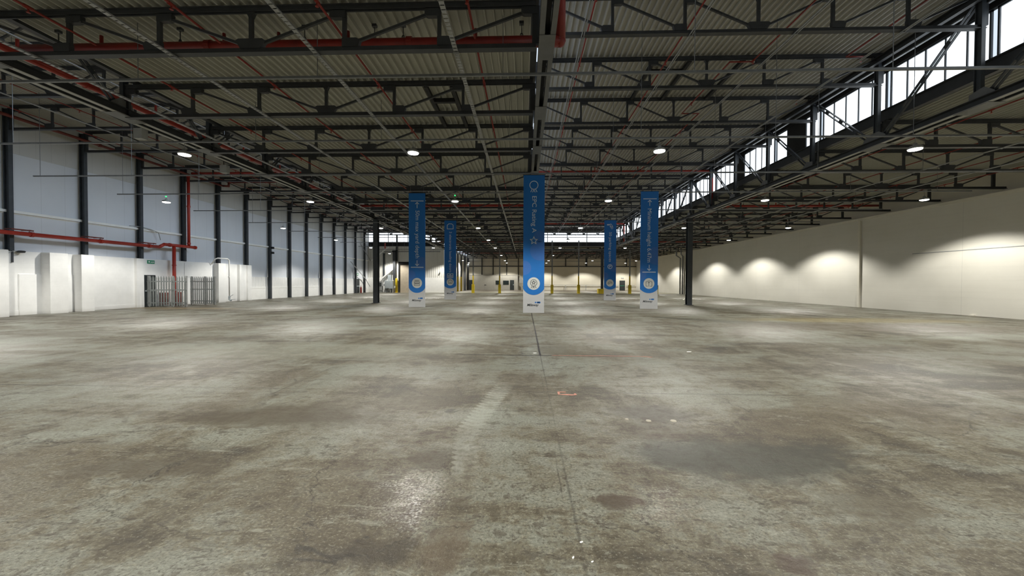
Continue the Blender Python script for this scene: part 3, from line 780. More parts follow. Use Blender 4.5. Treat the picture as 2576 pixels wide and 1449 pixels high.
big_pipe('sprinkler_main', 'red sprinkler main crossing the cream wall bay', [(12.72, 26.9, 6.98), (24.2, 26.9, 6.98)], .075, [], [((x, 26.9, 6.98), ZLT) for x in (15., 19., 23.)], [((x, 26.9, 6.98), 7.2) for x in (14.3, 17.2, 20.1)])
big_pipe('sprinkler_main', 'red sprinkler main crossing the dado bay above the wall riser', [(-23.55, 26.3, 9.25), (XLG - .2, 26.3, 9.25)], .085, [], [], [])
big_pipe('sprinkler_main', 'distant red main crossing the low bay behind banners', [(XLG + .3, 51., 7.0), (XSP - .1, 51., 7.0)], .085)
big_pipe('sprinkler_main', 'distant red main in the high bay with a drop beside the parking banner', [(XSP + .2, 50., 9.3), (12.8, 50., 9.3), (12.8, 50., 6.98)], .085)
big_pipe('sprinkler_main', 'distant red main crossing the cream wall bay', [(12.8, 50.5, 6.98), (24., 50.5, 6.98)], .075)
big_pipe('sprinkler_main', 'dark red main crossing the far low roof', [(XLG + .4, 68., 6.9), (XRG, 68., 6.9)], .085, [], [((x, 68., 6.9), ZLT) for x in (-9., -3., 3., 9.)])
# distribution main along the girder
big_pipe('sprinkler_main', 'red main running lengthwise beside the dado side girder', [(XLG - .52, 1., 7.22), (XLG - .52, 26.1, 7.22)], .10, [((XLG - .52, y, 7.22), (0, 1, 0)) for y in (10.5, 14., 17., 18.2, 22.)], [], [((XLG - .52, y, 7.22), 7.55) for y in (9., 12.5, 16.5, 19.)])
# drain pipe high along the side wall
big_pipe('drain_pipe', 'brown red drain pipe high along the clad wall', [(-23.6, 6., 9.28), (-23.6, 29.1, 9.08), (-23.1, 29.1, 9.05), (-23.1, 29.1, 9.35), (-16.5, 29.3, 9.45)], .075,
         [((-23.6, y, 9.28 - (y - 6) * .0087), (0, 1, 0)) for y in (14., 20.5, 27.2)], mat='reddark')
# wall pipework at the dado
t = big_pipe('wall_pipe', 'red water pipe along the clad wall above the brick dado', [(-23.72, 8., 3.86), (-23.72, 24.0, 3.86), (-23.72, 24.35, 4.06), (-23.72, 26.75, 4.06)], .10,
             [((-23.72, 17.6, 3.86), (0, 1, 0)), ((-23.72, 20.6, 3.86), (0, 1, 0)), ((-23.72, 23.35, 3.86), (0, 1, 0)), ((-23.72, 24.75, 4.06), (0, 1, 0)), ((-23.72, 26.7, 4.06), (0, 1, 0))])
for k in (5, 6, 7):
    b = MB(); y = yk(k); b.box(-24.05, y - .25, 4.02, -23.62, y - .19, 4.07); b.box(-24.05, y + .35, 4.02, -23.62, y + .41, 4.07); b.box(-23.66, y - .3, 4.0, -23.60, y + .5, 4.06); b.tube([(-23.72, y + .38, 3.93), (-23.64, y + .38, 4.02)], .012, 6)
    b.build('wall_bracket', M['reddark'], t)
big_pipe('wall_pipe', 'red downpipe from the wall pipe into the fenced corner', [(-23.72, 25.05, 4.06), (-23.72, 25.05, .02)], .10, [((-23.72, 25.05, 2.72), (0, 0, .5))])
big_pipe('wall_pipe', 'tall red riser beside a dark wall column', [(-23.72, 26.2, 4.06), (-23.72, 26.2, 9.12)], .09, [((-23.72, 26.2, y), (0, 0, 1)) for y in (4.3, 6.9, 9.0)])

# ------------------------------------------------------------------ lamps
def make_lamp(loc, label, led=False, top=6.42):
    t = thing('high_bay_lamp', label, 'lamp', loc, 'round high bay lamps')
    MB().lathe([(.001, .17), (.05, .17), (.06, .11), (.125, .09), (.18, .05), (.195, .0), (.18, -.01)], 24).build('housing', M['grey'], t, smooth=True)
    MB().lathe([(.178, -.006), (.17, -.035), (.10, -.055), (.001, -.06)], 24).build('lens', M['lens'], t, smooth=True)
    b = MB(); b.tube([(0, 0, .16), (.02, 0, .2), (0, 0, .24), (-.015, 0, .2), (0, 0, .17)], .008, 6); b.build('hook', M['galv'], t)
    MB().tube([(0, 0, .235), (0, 0, top - loc[2])], .006, 5).build('suspension_wire', M['galv'], t)
    return t
LROWS = [(12.6, 5.95), (20.17, 5.95), (30.2, 5.95), (38.8, 5.95), (47.7, 5.95), (59.6, 5.85), (70.5, 5.66), (78.0, 5.6)]
LX = [-19.5, -11.53, -3.72, 4.34, 12.35, 20.27]
LXN = ['nearest the clad wall', 'under the dado side girder', 'in the low bay', 'in the high bay', 'under the clerestory girder', 'nearest the cream wall']
p0 = None; lamps = []
for r, (y, z) in enumerate(LROWS):
    for c, x in enumerate(LX):
        if r == 0 and c in (0,) : x_ = x
        if r >= 6 and c == 0: continue
        if r == 5 and c in (0, 1, 4): continue
        lab = 'lit round high bay lamp ' + LXN[c] + ', ' + ('nearest row' if r == 0 else ORD[r + 1] + ' row back')
        if p0 is None: p0 = make_lamp((x, y, z), lab)
        else: dup(p0, (x, y, z), lab)
        lamps.append((x, y, z))
for x, y in ((-20.15, 56.2), (-11.6, 55.8)):
    dup(p0, (x, y, 5.85), 'lit round high bay lamp close to the ribbed end wall, ' + ('over the grey machine' if x < -15 else 'behind the loading doors banner')); lamps.append((x, y, 5.85))
for x, y in ((-19.5, 20.17), (-3.72, 20.17)):
    tag(MB().lathe([(.001, -.035), (.03, -.02), (.035, 0), (.03, .02), (.001, .035)], 10).build('emergency_light', M['greenled'], None, (x, y - .02, 5.95 + .29)),
        'tiny green emergency light above a lamp ' + ('nearest the clad wall' if x < -10 else 'in the low bay'), 'light')
for y in (4.6, -3.5): lamps += [(x, y, 5.95) for x in LX]
lamp_data = bpy.data.lights.new('high_bay_beam', 'SPOT')
lamp_data.energy = 1480; lamp_data.spot_size = math.radians(131); lamp_data.spot_blend = .34
lamp_data.shadow_soft_size = .12; lamp_data.color = (1, .965, .87)
for x, y, z in lamps:
    o = bpy.data.objects.new('high_bay_beam', lamp_data); COL.objects.link(o); o.location = (x, y, z - .17)

# daylight coming through the dado side roof step onto the clad wall
for y in (9., 27., 45.):
    ld = bpy.data.lights.new('daylight', 'AREA'); ld.shape = 'RECTANGLE'; ld.size = 17; ld.size_y = 1.2; ld.energy = 108; ld.color = (.72, .85, 1.0); ld.spread = math.radians(52)
    o = bpy.data.objects.new('daylight', ld); COL.objects.link(o); o.location = o.location = (XLG - .3, y, 8.55)
    d_ = Vector((-1, 0, -.33)).normalized(); yv = Vector((0, 1, 0)); o.matrix_world = Matrix(((yv.x, (-d_).cross(yv).x, -d_.x, o.location.x), (yv.y, (-d_).cross(yv).y, -d_.y, y), (yv.z, (-d_).cross(yv).z, -d_.z, 8.55), (0, 0, 0, 1)))
# ------------------------------------------------------------------ banners
FONT = None
def text_mesh(body, size_target, along, shear=0.0, bold=0.0):
    """flat text outline scaled so its length is `along`; returns (verts, faces) in x/y with x from 0"""
    cu = bpy.data.curves.new('t', 'FONT'); cu.body = body; cu.size = 1.0; cu.shear = shear; cu.offset = bold; cu.resolution_u = 3
    o = bpy.data.objects.new('t', cu); COL.objects.link(o)
    dg = bpy.context.evaluated_depsgraph_get(); ev = o.evaluated_get(dg); me = bpy.data.meshes.new_from_object(ev)
    vs = [v.co.copy() for v in me.vertices]; fs = [tuple(p.vertices) for p in me.polygons]
    bpy.data.objects.remove(o); bpy.data.curves.remove(cu); bpy.data.meshes.remove(me)
    x0 = min(v.x for v in vs); x1 = max(v.x for v in vs); s_ = along / (x1 - x0)
    k = size_target / .729 if size_target else s_
    return [((v.x - x0) * s_, v.y * k) for v in vs], fs
def banner(label, x, y, H, W, art, tilt=0.0):
    """art coordinates: u across (0..W px), v down (0..H px); mapped to metres by HM/H"""
    HM, ZT = 5.73, 6.13; s_ = HM / H
    t = thing('hanging_banner', label, 'banner', (x, y, 0), 'blue hanging banners'); t.rotation_euler.z = tilt
    def P(u, v): return ((u - W / 2) * s_, ZT - v * s_)
    w = W * s_ / 2
    c = art['corner']; bt = art['bottom']
    MB().box(-w, 0, ZT - HM, w, .008, ZT - c * s_ + .2).build('white_panel', M['bwhite'], t)
    # blue field ending in a rounded foot
    h = (bt - c) * s_; R = (w * w + h * h) / (2 * h); zc = P(0, bt)[1] + R
    poly = [(-w, ZT), (-w, P(0, c)[1])]
    a = math.asin(w / R)
    for i in range(1, 24):
        q = -a + 2 * a * i / 24; poly.append((R * math.sin(q), zc - R * math.cos(q)))
    poly += [(w, P(0, c)[1]), (w, ZT)]
    MB().prism(poly, 'XZ', -.006, .0).build('blue_field', M['blue'], t)
    b = MB()
    for (u, v, r) in art.get('bubbles', []):
        cx, cz = P(u, v); b.disc(cx, cz, r * s_, -.0075, 40, (-w, w))
    if b.v: b.build('pale_circles', M['bluelight'], t)
    b = MB(); cx, cz = P(W / 2 + art.get('du', 0), art['disc'][0]); r = art['disc'][1] * s_
    b.disc(cx, cz, r, -.009, 40); b.build('white_disc', M['disc'], t)
    def shift(pts, rr): return [(cx + px * rr, cz + pz * rr) for px, pz in pts]
    k = MB(); icon(k, art['icon'], cx, cz, r, -.0105); k.build('disc_icon', M['ink'], t)
    for it in art['items']:
        L = MB(); part = {'text': 'lettering', 'bar': 'line', 'arrow': 'arrow', 'icon': 'pictogram'}[it[0]]
        if it[0] == 'text':
            _, body, v0, v1, ub, cap = it
            vs, fs = text_mesh(body, cap * s_, (v1 - v0) * s_)
            bx, bz = P(ub, v0)
            L.add([(bx + yy, -.0085, bz - xx) for xx, yy in vs], fs)
        elif it[0] == 'bar':
            p, q = P(it[1], it[3]), P(it[2], it[3]); L.stroke([p, q], 1.8 * s_, -.0085)
        elif it[0] == 'arrow':
            _, u, v0, v1 = it; p, q = P(u, v0), P(u, v1); L.stroke([p, q], 1.6 * s_, -.0085)
            d = 1 if v1 > v0 else -1; e = 4.2
            L.stroke([P(u - e, v1 - d * e), P(u, v1), P(u + e, v1 - d * e)], 1.6 * s_, -.0085)
        elif it[0] == 'icon':
            _, nme, u, v, r_ = it; px, pz = P(u, v); icon(L, nme, px, pz, r_ * s_, -.0085, 1.6 * s_)
        L.build(part, M['letter'], t)
    # maker mark at the foot
    lg = art['logo']; vs, fs = text_mesh('Mileway', None, lg[1] * s_, .28, .018)
    bx, bz = P(lg[0], lg[2]); k = MB(); k.add([(bx + xx, -.004, bz + yy) for xx, yy in vs], fs); k.build('logo_word', M['ink'], t)
    k = MB(); q = lg[1] / 29.
    dx, dz = P(lg[0] + 21 * q, lg[2] - 9 * q); k.disc(dx, dz, 2 * q * s_, -.004, 16)
    x0_, z0_ = P(lg[0] + 26 * q, lg[2] - 9 * q); x1_, _ = P(lg[0] + 31 * q, lg[2] - 9 * q); rr = 2.2 * q * s_
    k.disc(x0_, z0_, rr, -.004, 16); k.disc(x1_, z0_, rr, -.004, 16); k.add([(x0_, -.004, z0_ - rr), (x1_, -.004, z0_ - rr), (x1_, -.004, z0_ + rr), (x0_, -.004, z0_ + rr)], [(0, 1, 2, 3)])
    k.build('logo_dots', M['logoblue'], t)
    MB().tube([(-w - .03, .004, ZT + .012), (w + .03, .004, ZT + .012)], .016, 8).build('top_rod', M['black'], t)
    MB().box(-w, -.004, ZT - HM - .012, w, .012, ZT - HM + .09).build('bottom_hem', M['bwhite'], t)
    k = MB()
    for sx in (-1, 1): k.tube([(sx * w * .8, .004, ZT + .02), (sx * w * .8, .004, ZT + .33)], .004, 5)
    k.build('hanging_wires', M['galv'], t)
def icon(b, name, cx, cz, r, y, lw=None):
    lw = lw or r * .075
    def S_(pts, close=False, sc=1.0): b.stroke([(cx + px * r * sc, cz + pz * r * sc) for px, pz in pts], lw, y, close)
    star = [((1 if i % 2 == 0 else .42) * math.sin(math.pi * i / 5), (1 if i % 2 == 0 else .42) * math.cos(math.pi * i / 5)) for i in range(10)]
    if name == 'star': S_(star, True)
    elif name == 'medal':
        b.ring(cx, cz, r - lw / 2, r + lw / 2, y, 40)
        S_([(-.42, -.95), (-.75, -1.65)]); S_([(.42, -.95), (.75, -1.65)]); S_([(-.05, -1.05), (.3, -1.7)]); S_([(.05, -1.05), (-.3, -1.7)])
    elif name == 'medal_disc':
        q = .52; b.ring(cx, cz + r * .12, q * r - lw / 2, q * r + lw / 2, y, 32)
        S_([(px * .33, pz * .33 + .14) for px, pz in star], True)
        S_([(-.22, -.38), (-.4, -.72)]); S_([(.22, -.38), (.4, -.72)]); S_([(-.03, -.42), (.14, -.74)]); S_([(.03, -.42), (-.14, -.74)])
    elif name == 'rack':
        S_([(-.55, .55), (.55, .55)]); S_([(-.5, .28), (.5, .28), (.5, .02), (-.5, .02)], True); S_([(-.5, -.1), (.5, -.1), (.5, -.5), (-.5, -.5)], True)
        for q in (-.25, 0, .25): S_([(q, -.1), (q, -.32)]); S_([(q, .55), (q, .36)])
    elif name == 'house_arrow':
        S_([(-.2, -.5), (-.55, -.5), (-.55, .3), (0, .5), (.55, .3), (.55, -.5), (.2, -.5)]); S_([(0, -.55), (0, .3)]); S_([(-.16, .12), (0, .3), (.16, .12)])
    elif name == 'house':
        S_([(-1, -.75), (-1, .5), (-.45, .95), (.45, .95), (1, .5), (1, -.75)], True)
    elif name == 'house_doors':
        S_([(-.55, -.3), (-.55, .25), (-.25, .5), (.25, .5), (.55, .25), (.55, -.3)], True); S_([(-.6, -.45), (.6, -.45)])
        for q in (-.25, 0, .25): S_([(q, -.3), (q, -.08)])
    elif name == 'doors':
        for s_ in (-1.15, .15):
            S_([(s_, -.8), (s_ + 1, -.8), (s_ + 1, .8), (s_, .8)], True); S_([(s_, 0), (s_ + 1, 0)]); S_([(s_ + .5, -.8), (s_ + .5, .1)])
    elif name == 'car':
        S_([(-1.1, .75), (-.35, .75), (0, .3), (-.1, -.1), (.45, -.1)]); S_([(-.35, .75), (.2, .9), (.75, .1), (.8, -.2)]); S_([(-1.1, .5), (-.55, .5)])
        b.ring(cx + r * .55, cz - r * .5, r * .24, r * .38, y, 20)
    elif name == 'car_disc':
        S_([(-.5, .05), (-.2, .35), (.25, .38), (.55, .05), (.6, -.12), (.2, -.1), (-.1, -.22), (-.45, -.4)]); S_([(-.1, .1), (.35, .1)]); b.ring(cx - r * .38, cz - r * .15, r * .15, r * .23, y, 20)
    elif name == 'parking':
        b.ring(cx, cz, r - lw / 2, r + lw / 2, y, 24); S_([(-.25, -.5), (-.25, .5), (.2, .5), (.35, .25), (.2, .02), (-.25, .02)])
banner('blue hanging banner reading EPC Rating A with star', .365, 16.0, 338, 52, dict(corner=279, bottom=294.5, disc=(266.5, 15.4), icon='medal_disc', logo=(10, 29, 322),
    bubbles=[(41, 186, 24), (40, 150, 14), (2, 228, 18)],
    items=[('icon', 'medal', 25.5, 24.5, 10), ('text', 'EPC Rating A', 51.5, 141, 21.6, 11.4), ('icon', 'star', 26, 160.5, 9.8)]))
banner('blue hanging banner reading 50m max yard depth', -5.46, 19.15, 284, 41.5, dict(corner=236, bottom=249, disc=(224.3, 12.7), icon='rack', logo=(8, 24, 270),
    bubbles=[(4, 205, 13), (33, 175, 16)],
    items=[('bar', 5.5, 36.5, 19.2), ('arrow', 21, 36.5, 22.5), ('text', '50m max yard depth', 43, 162, 17.3, 10.3), ('arrow', 21, 168, 181), ('bar', 6, 36.5, 184.8)]), .03)
banner('blue hanging banner reading Minimum height 6.47m', 6.08, 18.95, 291.5, 43.5, dict(corner=242.5, bottom=253, disc=(229, 13.3), icon='house_arrow', logo=(7, 24.5, 276),
    bubbles=[(38, 160, 22), (2, 206, 14)], du=0,
    items=[('bar', 6.5, 38.5, 18.4), ('arrow', 22, 35.3, 21.6), ('text', 'Minimum height 6.47m', 42.8, 176, 17.2, 10.4), ('arrow', 22, 183, 196.5), ('bar', 6, 37.5, 200.6)]), -.02)
banner('blue hanging banner reading 3 electronic loading doors', -5.45, 27.7, 195, 29.6, dict(corner=162, bottom=168, disc=(152, 8.8), icon='house_doors', logo=(6, 16.5, 182),
    bubbles=[(25, 120, 10), (2, 140, 8)],
    items=[('icon', 'house', 14.6, 15, 7.4), ('text', '3 electronic loading doors', 27.4, 128.2, 12.4, 6.4), ('icon', 'doors', 14.8, 136.5, 6)]))
banner('blue hanging banner reading 50 parking spaces', 6.1, 27.65, 198.5, 29.6, dict(corner=166, bottom=172, disc=(155.5, 9), icon='car_disc', logo=(5.5, 17, 188),
    bubbles=[(24, 116, 12), (2, 138, 9)],
    items=[('icon', 'car', 15, 15.5, 7), ('text', '50 parking spaces', 29.5, 103, 12.2, 6.6), ('icon', 'parking', 14.6, 115, 5.2)]))

# ------------------------------------------------------------------ fenced corner at the dado
def palisade(name, label, pts, n, post_at, loc):
    t = thing(name, label, 'fence', loc)
    (ax, ay), (bx, by) = pts; L = math.hypot(bx - ax, by - ay); ux, uy = (bx - ax) / L, (by - ay) / L
    t.rotation_euler.z = math.atan2(uy, ux)
    for i in range(n):
        u = (i + .5) * L / n
        b = MB(); b.prism([(u - .035, .06), (u + .035, .06), (u + .035, 1.86), (u, 1.98), (u - .035, 1.86)], 'XZ', -.035, -.020)
        b.box(u - .038, -.035, .06, u - .03, -.005, 1.86); b.box(u + .03, -.035, .06, u + .038, -.005, 1.86)
        b.build('pale', M['pale'], t)
    for z in (.26, 1.08, 1.62): MB().box(0, -.012, z - .03, L, .03, z + .03).build('rail', M['pale'], t)
    for u in post_at: MB().box(u - .05, .03, 0, u + .05, .12, 1.98).build('post', M['grey'], t)
    return t
palisade('palisade_fence', 'grey palisade fence panel in front of the dark side door', ((-23.95, 23.4), (-21.7, 23.75)), 15, (.05, 1.45, 2.22), (-23.95, 23.4, 0))
palisade('palisade_fence', 'grey palisade gate standing open beyond the red downpipe', ((-23.6, 26.15), (-21.7, 26.0)), 12, (.05, 1.1, 1.85), (-23.6, 26.15, 0))
d = MB().box(XD, 23.3, 0, XD + .045, 24.05, 2.03).build('door_1', M['darkdoor']); struct(d, 'dark side door behind the palisade fence', 'door')
MB().box(XD + .05, 23.36, .98, XD + .10, 24.0, 1.06).build('push_bar', M['greyblue'], d)
t = thing('exit_sign', 'green exit sign above the fenced side door', 'sign', (XD, 23.6, 2.78))
MB().box(.003, -.05, -.02, .03, .42, .20).build('panel', M['green'], t)
b = MB(); b.box(.031, .02, .05, .034, .1, .14); b.box(.031, .16, .06, .034, .36, .1); b.prism([(.3, .03), (.4, .08), (.3, .14)], 'YZ', .031, .034); b.build('pictogram', M['white'], t)
for i, (y, w) in enumerate(((24.35, .32), (25.45, .3))):
    t = thing('valve_cabinet', 'red cabinet behind the palisade fence, ' + ('by the door' if i == 0 else 'past the downpipe'), 'cabinet', (XD + .02, y, 0))
    MB().box(0, 0, .1, .28, w, .88).build('body', M['red'], t); MB().box(.28, .03, .15, .295, w - .03, .83).build('door', M['reddark'], t)
    MB().box(0.02, .05, 0, .26, w - .05, .1).build('plinth', M['grey'], t)
# white overflow pipe by the pier
t = thing('white_pipe', 'white painted pipe looping over the brick pier', 'pipe', (0, 0, 0))
b = MB(); P_ = [(-23.98, 28.45, 2.95), (-23.75, 28.5, 3.35), (-23.6, 28.6, 3.42), (-23.5, 29.4, 3.42), (-23.48, 29.55, 3.3), (-23.48, 29.55, .45)]
b.tube(P_, .05, 10); b.build('pipe_run', M['white'], t, smooth=True)
MB().tube([(-23.48, 29.55, 1.95), (-23.48, 29.55, 2.03)], .075, 12).build('coupling', M['white'], t)
b = MB(); b.tube([(-23.48, 29.55, .45), (-23.48, 29.55, .2), (-23.3, 29.5, .12)], .07, 10); b.tube([(-23.48, 29.55, .4), (-23.2, 29.6, .58)], .018, 6); b.tube([(-23.3, 29.52, .2), (-23.1, 29.7, .22)], .02, 6); b.build('valve', M['greyblue'], t)
tag(MB().box(XL - .02, YBACK, 0, XL, YBACK + .1, .1).build('off', M['white']), 'x', 'x'); bpy.data.objects.remove(bpy.data.objects['off'])
# dark bracket camera on the dado edge, speaker pair on a column, loose cable on the rail
t = thing('bracket_lamp', 'small dark bracket lamp on the edge of the brick dado', 'lamp', (XD + .01, 17.1, 2.95))
MB().box(.0, .0, -.45, .06, .05, .1).build('arm', M['steel_blue'], t); MB().tube([(.05, -.42, -.2), (.12, .0, .09), (.2, .2, .1)], .012, 6).build('stay', M['grey'], t)
MB().lathe([(.001, .09), (.1, .08), (.15, .05), (.12, -.02), (.001, -.03)], 14, (.15, .25, .04)).build('head', M['steel'], t)
for z, lab in ((4.82, 'small black speaker on a wall column at rail height, upper of two'), (4.35, 'small black camera under the speaker on a wall column')):
    t = thing('wall_camera', lab, 'camera', (XL + .50, 35.4, z)); MB().box(-.09, -.12, -.1, .1, .12, .1).build('body', M['black'], t); MB().box(-.14, -.05, -.03, -.09, .05, .03).build('mount', M['black'], t)
tag(MB().tube([(XL + .2, 22.6, 5.02), (XL + .28, 23.2, 5.05), (XL + .25, 23.9, 4.97), (XL + .3, 24.35, 4.83), (XL + .28, 24.5, 4.4), (XL + .27, 24.5, 4.36)], .022, 7).build('loose_cable', M['grey'], None, smooth=True), 'loose grey cable end hanging off the white wall rail', 'cable')

# ------------------------------------------------------------------ cream wall fittings
t = thing('downpipe', 'pale boxed downpipe on the cream wall', 'pipe', (XRW - .005, 27.6, 0))
MB().box(-.12, -.08, 0, 0, .08, 6.06).build('casing', M['cream'], t)
struct(MB().box(XRW - .012, YBACK, 3.46, XRW + .02, 24.0, 3.50).build('trim_9', M['grey']), 'thin joint line across the near part of the cream wall', 'trim')
t = thing('downpipe', 'pair of dark downpipes with elbows at the far end of the cream wall', 'pipe', (XRW, 57.4, 0))
for i, q in enumerate((-.16, -.5)):
    b = MB(); b.tube([(q, 0, 0), (q, 0, 5.6 - i * .3), (q - .25 - i * .35, 0, 5.9 - i * .2), (q - .25 - i * .35, 0, 6.9)], .11, 10); b.build('pipe', M['grey'], t, smooth=True)
for i, y in enumerate((20.8, 37.5, 43.)):
    tag(MB().box(XRW - .10, y - .12, 0, XRW - .003, y + .12, .05).build('floor_block', M['cream']), 'tiny cream block at the foot of the cream wall, ' + ORD[i + 1] + ' one back', 'block')

# ------------------------------------------------------------------ end wall items (ribbed wall)
YE = YC2
d = MB(); d.box(-19.58, YE - .04, 0, -19.42, YE + .3, 4.74); d.box(-16.86, YE - .04, 0, -16.7, YE + .3, 4.74); d.box(-19.42, YE - .04, 4.5, -16.86, YE + .3, 4.74)
d = d.build('door_2', M['black']); struct(d, 'tall dark framed loading door in the ribbed end wall', 'door')
MB().box(-19.42, YE + .2, 0, -17.55, YE + .24, 4.45).build('door_panel', M['tan'], d); MB().box(-17.55, YE + .15, 0, -17.45, YE + .24, 4.5).build('guide_rail', M['cream'], d)
MB().box(-17.45, YE + .2, 0, -16.86, YE + .24, 4.5).build('dark_gap', M['black'], d); MB().box(-19.42, YE + .05, 4.3, -16.86, YE + .24, 4.5).build('roller_box', M['black'], d)
t = thing('bollard', 'yellow bollard beside the loading door', 'bollard', (-19.78, YE - .3, 0))
MB().lathe([(.17, 0), (.17, 2.1), (.14, 2.18), (.001, 2.2)], 16).build('post', M['yellow'], t, smooth=True); MB().box(-.22, -.22, 0, .22, .22, .02).build('base_plate', M['yellow'], t)
t = thing('dark_duct', 'dark vertical duct beside the loading door', 'duct', (-20.1, YE - .25, 0)); MB().box(-.2, -.2, 1.9, .2, .2, 6.2).build('shaft', M['steel'], t); MB().box(-.28, -.25, 6.2, .28, .25, 6.45).build('hood', M['black'], t)
t = thing('end_post', 'dark post on the end wall left of the duct', 'post', (-21.8, YE - .09, 0)); hsec(MB(), 0, 0, 2.2, 6.0, .2, .2, .02).build('shaft', M['steel_blue'], t); MB().box(-.16, -.1, 6.0, .16, .1, 6.05).build('cap', M['steel_blue'], t)
t = thing('end_post', 'dark post rising behind the loading door to the roof', 'post', (-19.75, YE - .12, 0)); hsec(MB(), 0, 0, 4.8, 8.9, .2, .2, .02).build('shaft', M['steel_blue'], t); MB().box(-.14, -.1, 8.9, .14, .1, 8.95).build('cap', M['steel_blue'], t)
big_pipe('end_pipe', 'grey pipe run across the ribbed end wall', [(-22.2, YE - .2, 6.28), (-13.0, YE - .2, 6.3)], .05, [((-14.6, YE - .2, 6.3), (1, 0, 0))], mat='bar')
big_pipe('end_pipe', 'short red pipe drop on the end wall', [(-21.55, YE - .3, 7.6), (-21.55, YE - .3, 6.75)], .1)
for p, q, lab in (((-23.6, YE - .28, .1), (-20.2, YE - .28, 3.95), 'white diagonal brace rising from the end wall corner, lower outer one'),
                  ((-22.3, YE - .46, 1.9), (-20.3, YE - .46, 3.6), 'short white diagonal brace above the grey machine'),
                  ((-23.6, YE - .5, 4.9), (-20.9, YE - .5, 7.0), 'white diagonal brace high on the end wall')):
    tag(MB().bar(p, q, .12, .16).build('diagonal_brace', M['white']), lab, 'brace')
for p, q, lab in (((XL + .55, 51.5, 4.4), (XL + .55, 56.7, 1.9), 'white diagonal brace above the fire door on the clad wall'), ((XL + .55, 55.9, 2.4), (XL + .55, 58.0, .9), 'lower white diagonal brace past the fire door'),
                  ((XL + .55, 54.5, 7.2), (XL + .55, 58.2, 4.9), 'high white diagonal brace at the wall corner')):
    tag(MB().bar(p, q, .06, .08).build('diagonal_brace', M['galv']), lab, 'brace')
# grey machine
t = thing('control_machine', 'grey electrical machine beside the loading door', 'machine', (-21., YE - .8, 0))
MB().box(-.35, -.3, .62, .95, .3, 1.82).build('main_cabinet', M['greyblue'], t)
MB().box(-.25, -.34, .7, .35, -.31, 1.7).build('cabinet_door', M['greyblue'], t)
MB().box(.1, -.2, 1.84, .65, .2, 2.7).build('top_box', M['greyblue'], t)
MB().box(-1.25, -.25, .35, -.75, .25, 1.7).build('side_panel', M['grey'], t); MB().box(-1.12, -.27, .95, -.85, -.255, 1.5).build('side_window', M['darkglass'], t)
MB().box(-.75, -.2, 1.0, -.35, .2, 1.3).build('link_box', M['bwhite'], t)
b = MB(); b.tube([(-.7, 0, 1.7), (-.5, 0, 2.05), (-.3, 0, 1.8)], .04, 6); b.tube([(.4, 0, .62), (.3, 0, .3), (.6, 0, .3), (.5, 0, .62)], .04, 6); b.build('hoses', M['grey'], t)
for x in (-.25, .0, .55, .85): MB().box(x - .05, -.25, 0, x + .05, .25, .62).build('leg', M['grey'], t)
MB().box(-1.2, -.2, 0, -.8, .2, .35).build('foot', M['grey'], t)
# fire door on the clad wall near the corner
d = MB().box(XL + .06, 54.2, 0, XL + .12, 55.3, 2.05).build('door_3', M['darkdoor']); struct(d, 'dark fire door at the far end of the clad wall', 'door')
MB().box(XL + .12, 54.3, .95, XL + .17, 55.2, 1.05).build('push_bar', M['greyblue'], d)
t = thing('fire_extinguisher', 'red extinguisher stand in front of the far fire door', 'extinguisher', (XL + .45, 55.0, 0)); MB().lathe([(.12, 0), (.13, .05), (.13, .75), (.08, .88), (.03, .92), (.03, 1.0)], 12).build('cylinder', M['red'], t, smooth=True); MB().box(-.02, -.1, 1.0, .02, .06, 1.06).build('valve', M['black'], t)
t = thing('exit_sign', 'green exit sign above the far fire door', 'sign', (XL + .06, 54.4, 2.55)); MB().box(0, 0, 0, .03, .6, .32).build('panel', M['green'], t); MB().box(.031, .1, .08, .035, .5, .22).build('pictogram', M['white'], t)
t = thing('wall_camera', 'small pale camera on the end wall by the loading doors banner', 'camera', (-13.0, YE - .05, 2.95)); MB().box(-.12, -.3, .1, .0, -.05, .24).build('body', M['grey'], t); MB().tube([(-.05, 0, .4), (-.06, -.15, .2), (-.3, -.1, -.1)], .03, 6).build('bracket', M['grey'], t)

# ------------------------------------------------------------------ far wall: office, door, rail, posts
YF = 80.3
t = thing('office_block', 'low grey office block with two doors and two windows at the far wall', 'office', (0, YF, 0))
x0, x1, zt = -12.2, -1.5, 3.08
MB().box(x0, 0, 0, x1, 1.15, zt).build('front_wall', M['officegrey'], t)
MB().box(x0 - .05, -.06, zt, x1 + .05, 1.15, zt + .08).build('roof_edge', M['panelgrey'], t)
for xa, xb in ((-12.0, -11.05), (-3.15, -2.3)):
    dd = MB().box(xa, -.05, 0, xb, -.005, 2.1).build('door', M['darkdoor'], t); MB().box(xb - .18, -.08, 1.0, xb - .08, -.055, 1.25).build('handle', M['greyblue'], dd)
for xa, xb in ((-6.15, -5.2), (-4.6, -3.4)):
    ww = MB().box(xa - .06, -.03, 1.06, xb + .06, -.004, 2.04).build('window', M['panelgrey'], t); MB().box(xa, -.045, 1.12, xb, -.032, 1.98).build('glass', M['darkglass'], ww)
MB().box(-8.55, -.02, .98, -8.15, -.003, 1.1).build('vent', M['steel'], t)
b = MB()
for xx in (-10.9, -8.5, -6.6): b.box(xx - .02, -.012, 0, xx + .02, -.002, 2.3)
b.build('panel_joints', M['panelgrey'], t)
t = thing('sloping_ramp', 'sloping side panel falling away from the office block', 'panel', (0, YF, 0))
MB().prism([(-1.42, 1.5), (-1.42, 3.05), (.2, 1.55), (.2, 1.5)], 'XZ', .3, .5).build('slope_panel', M['panelgrey'], t); MB().box(-1.42, .32, 0, -1.3, .48, 1.5).build('support', M['panelgrey'], t); MB().box(.08, .32, 0, .2, .48, 1.5).build('support', M['panelgrey'], t)
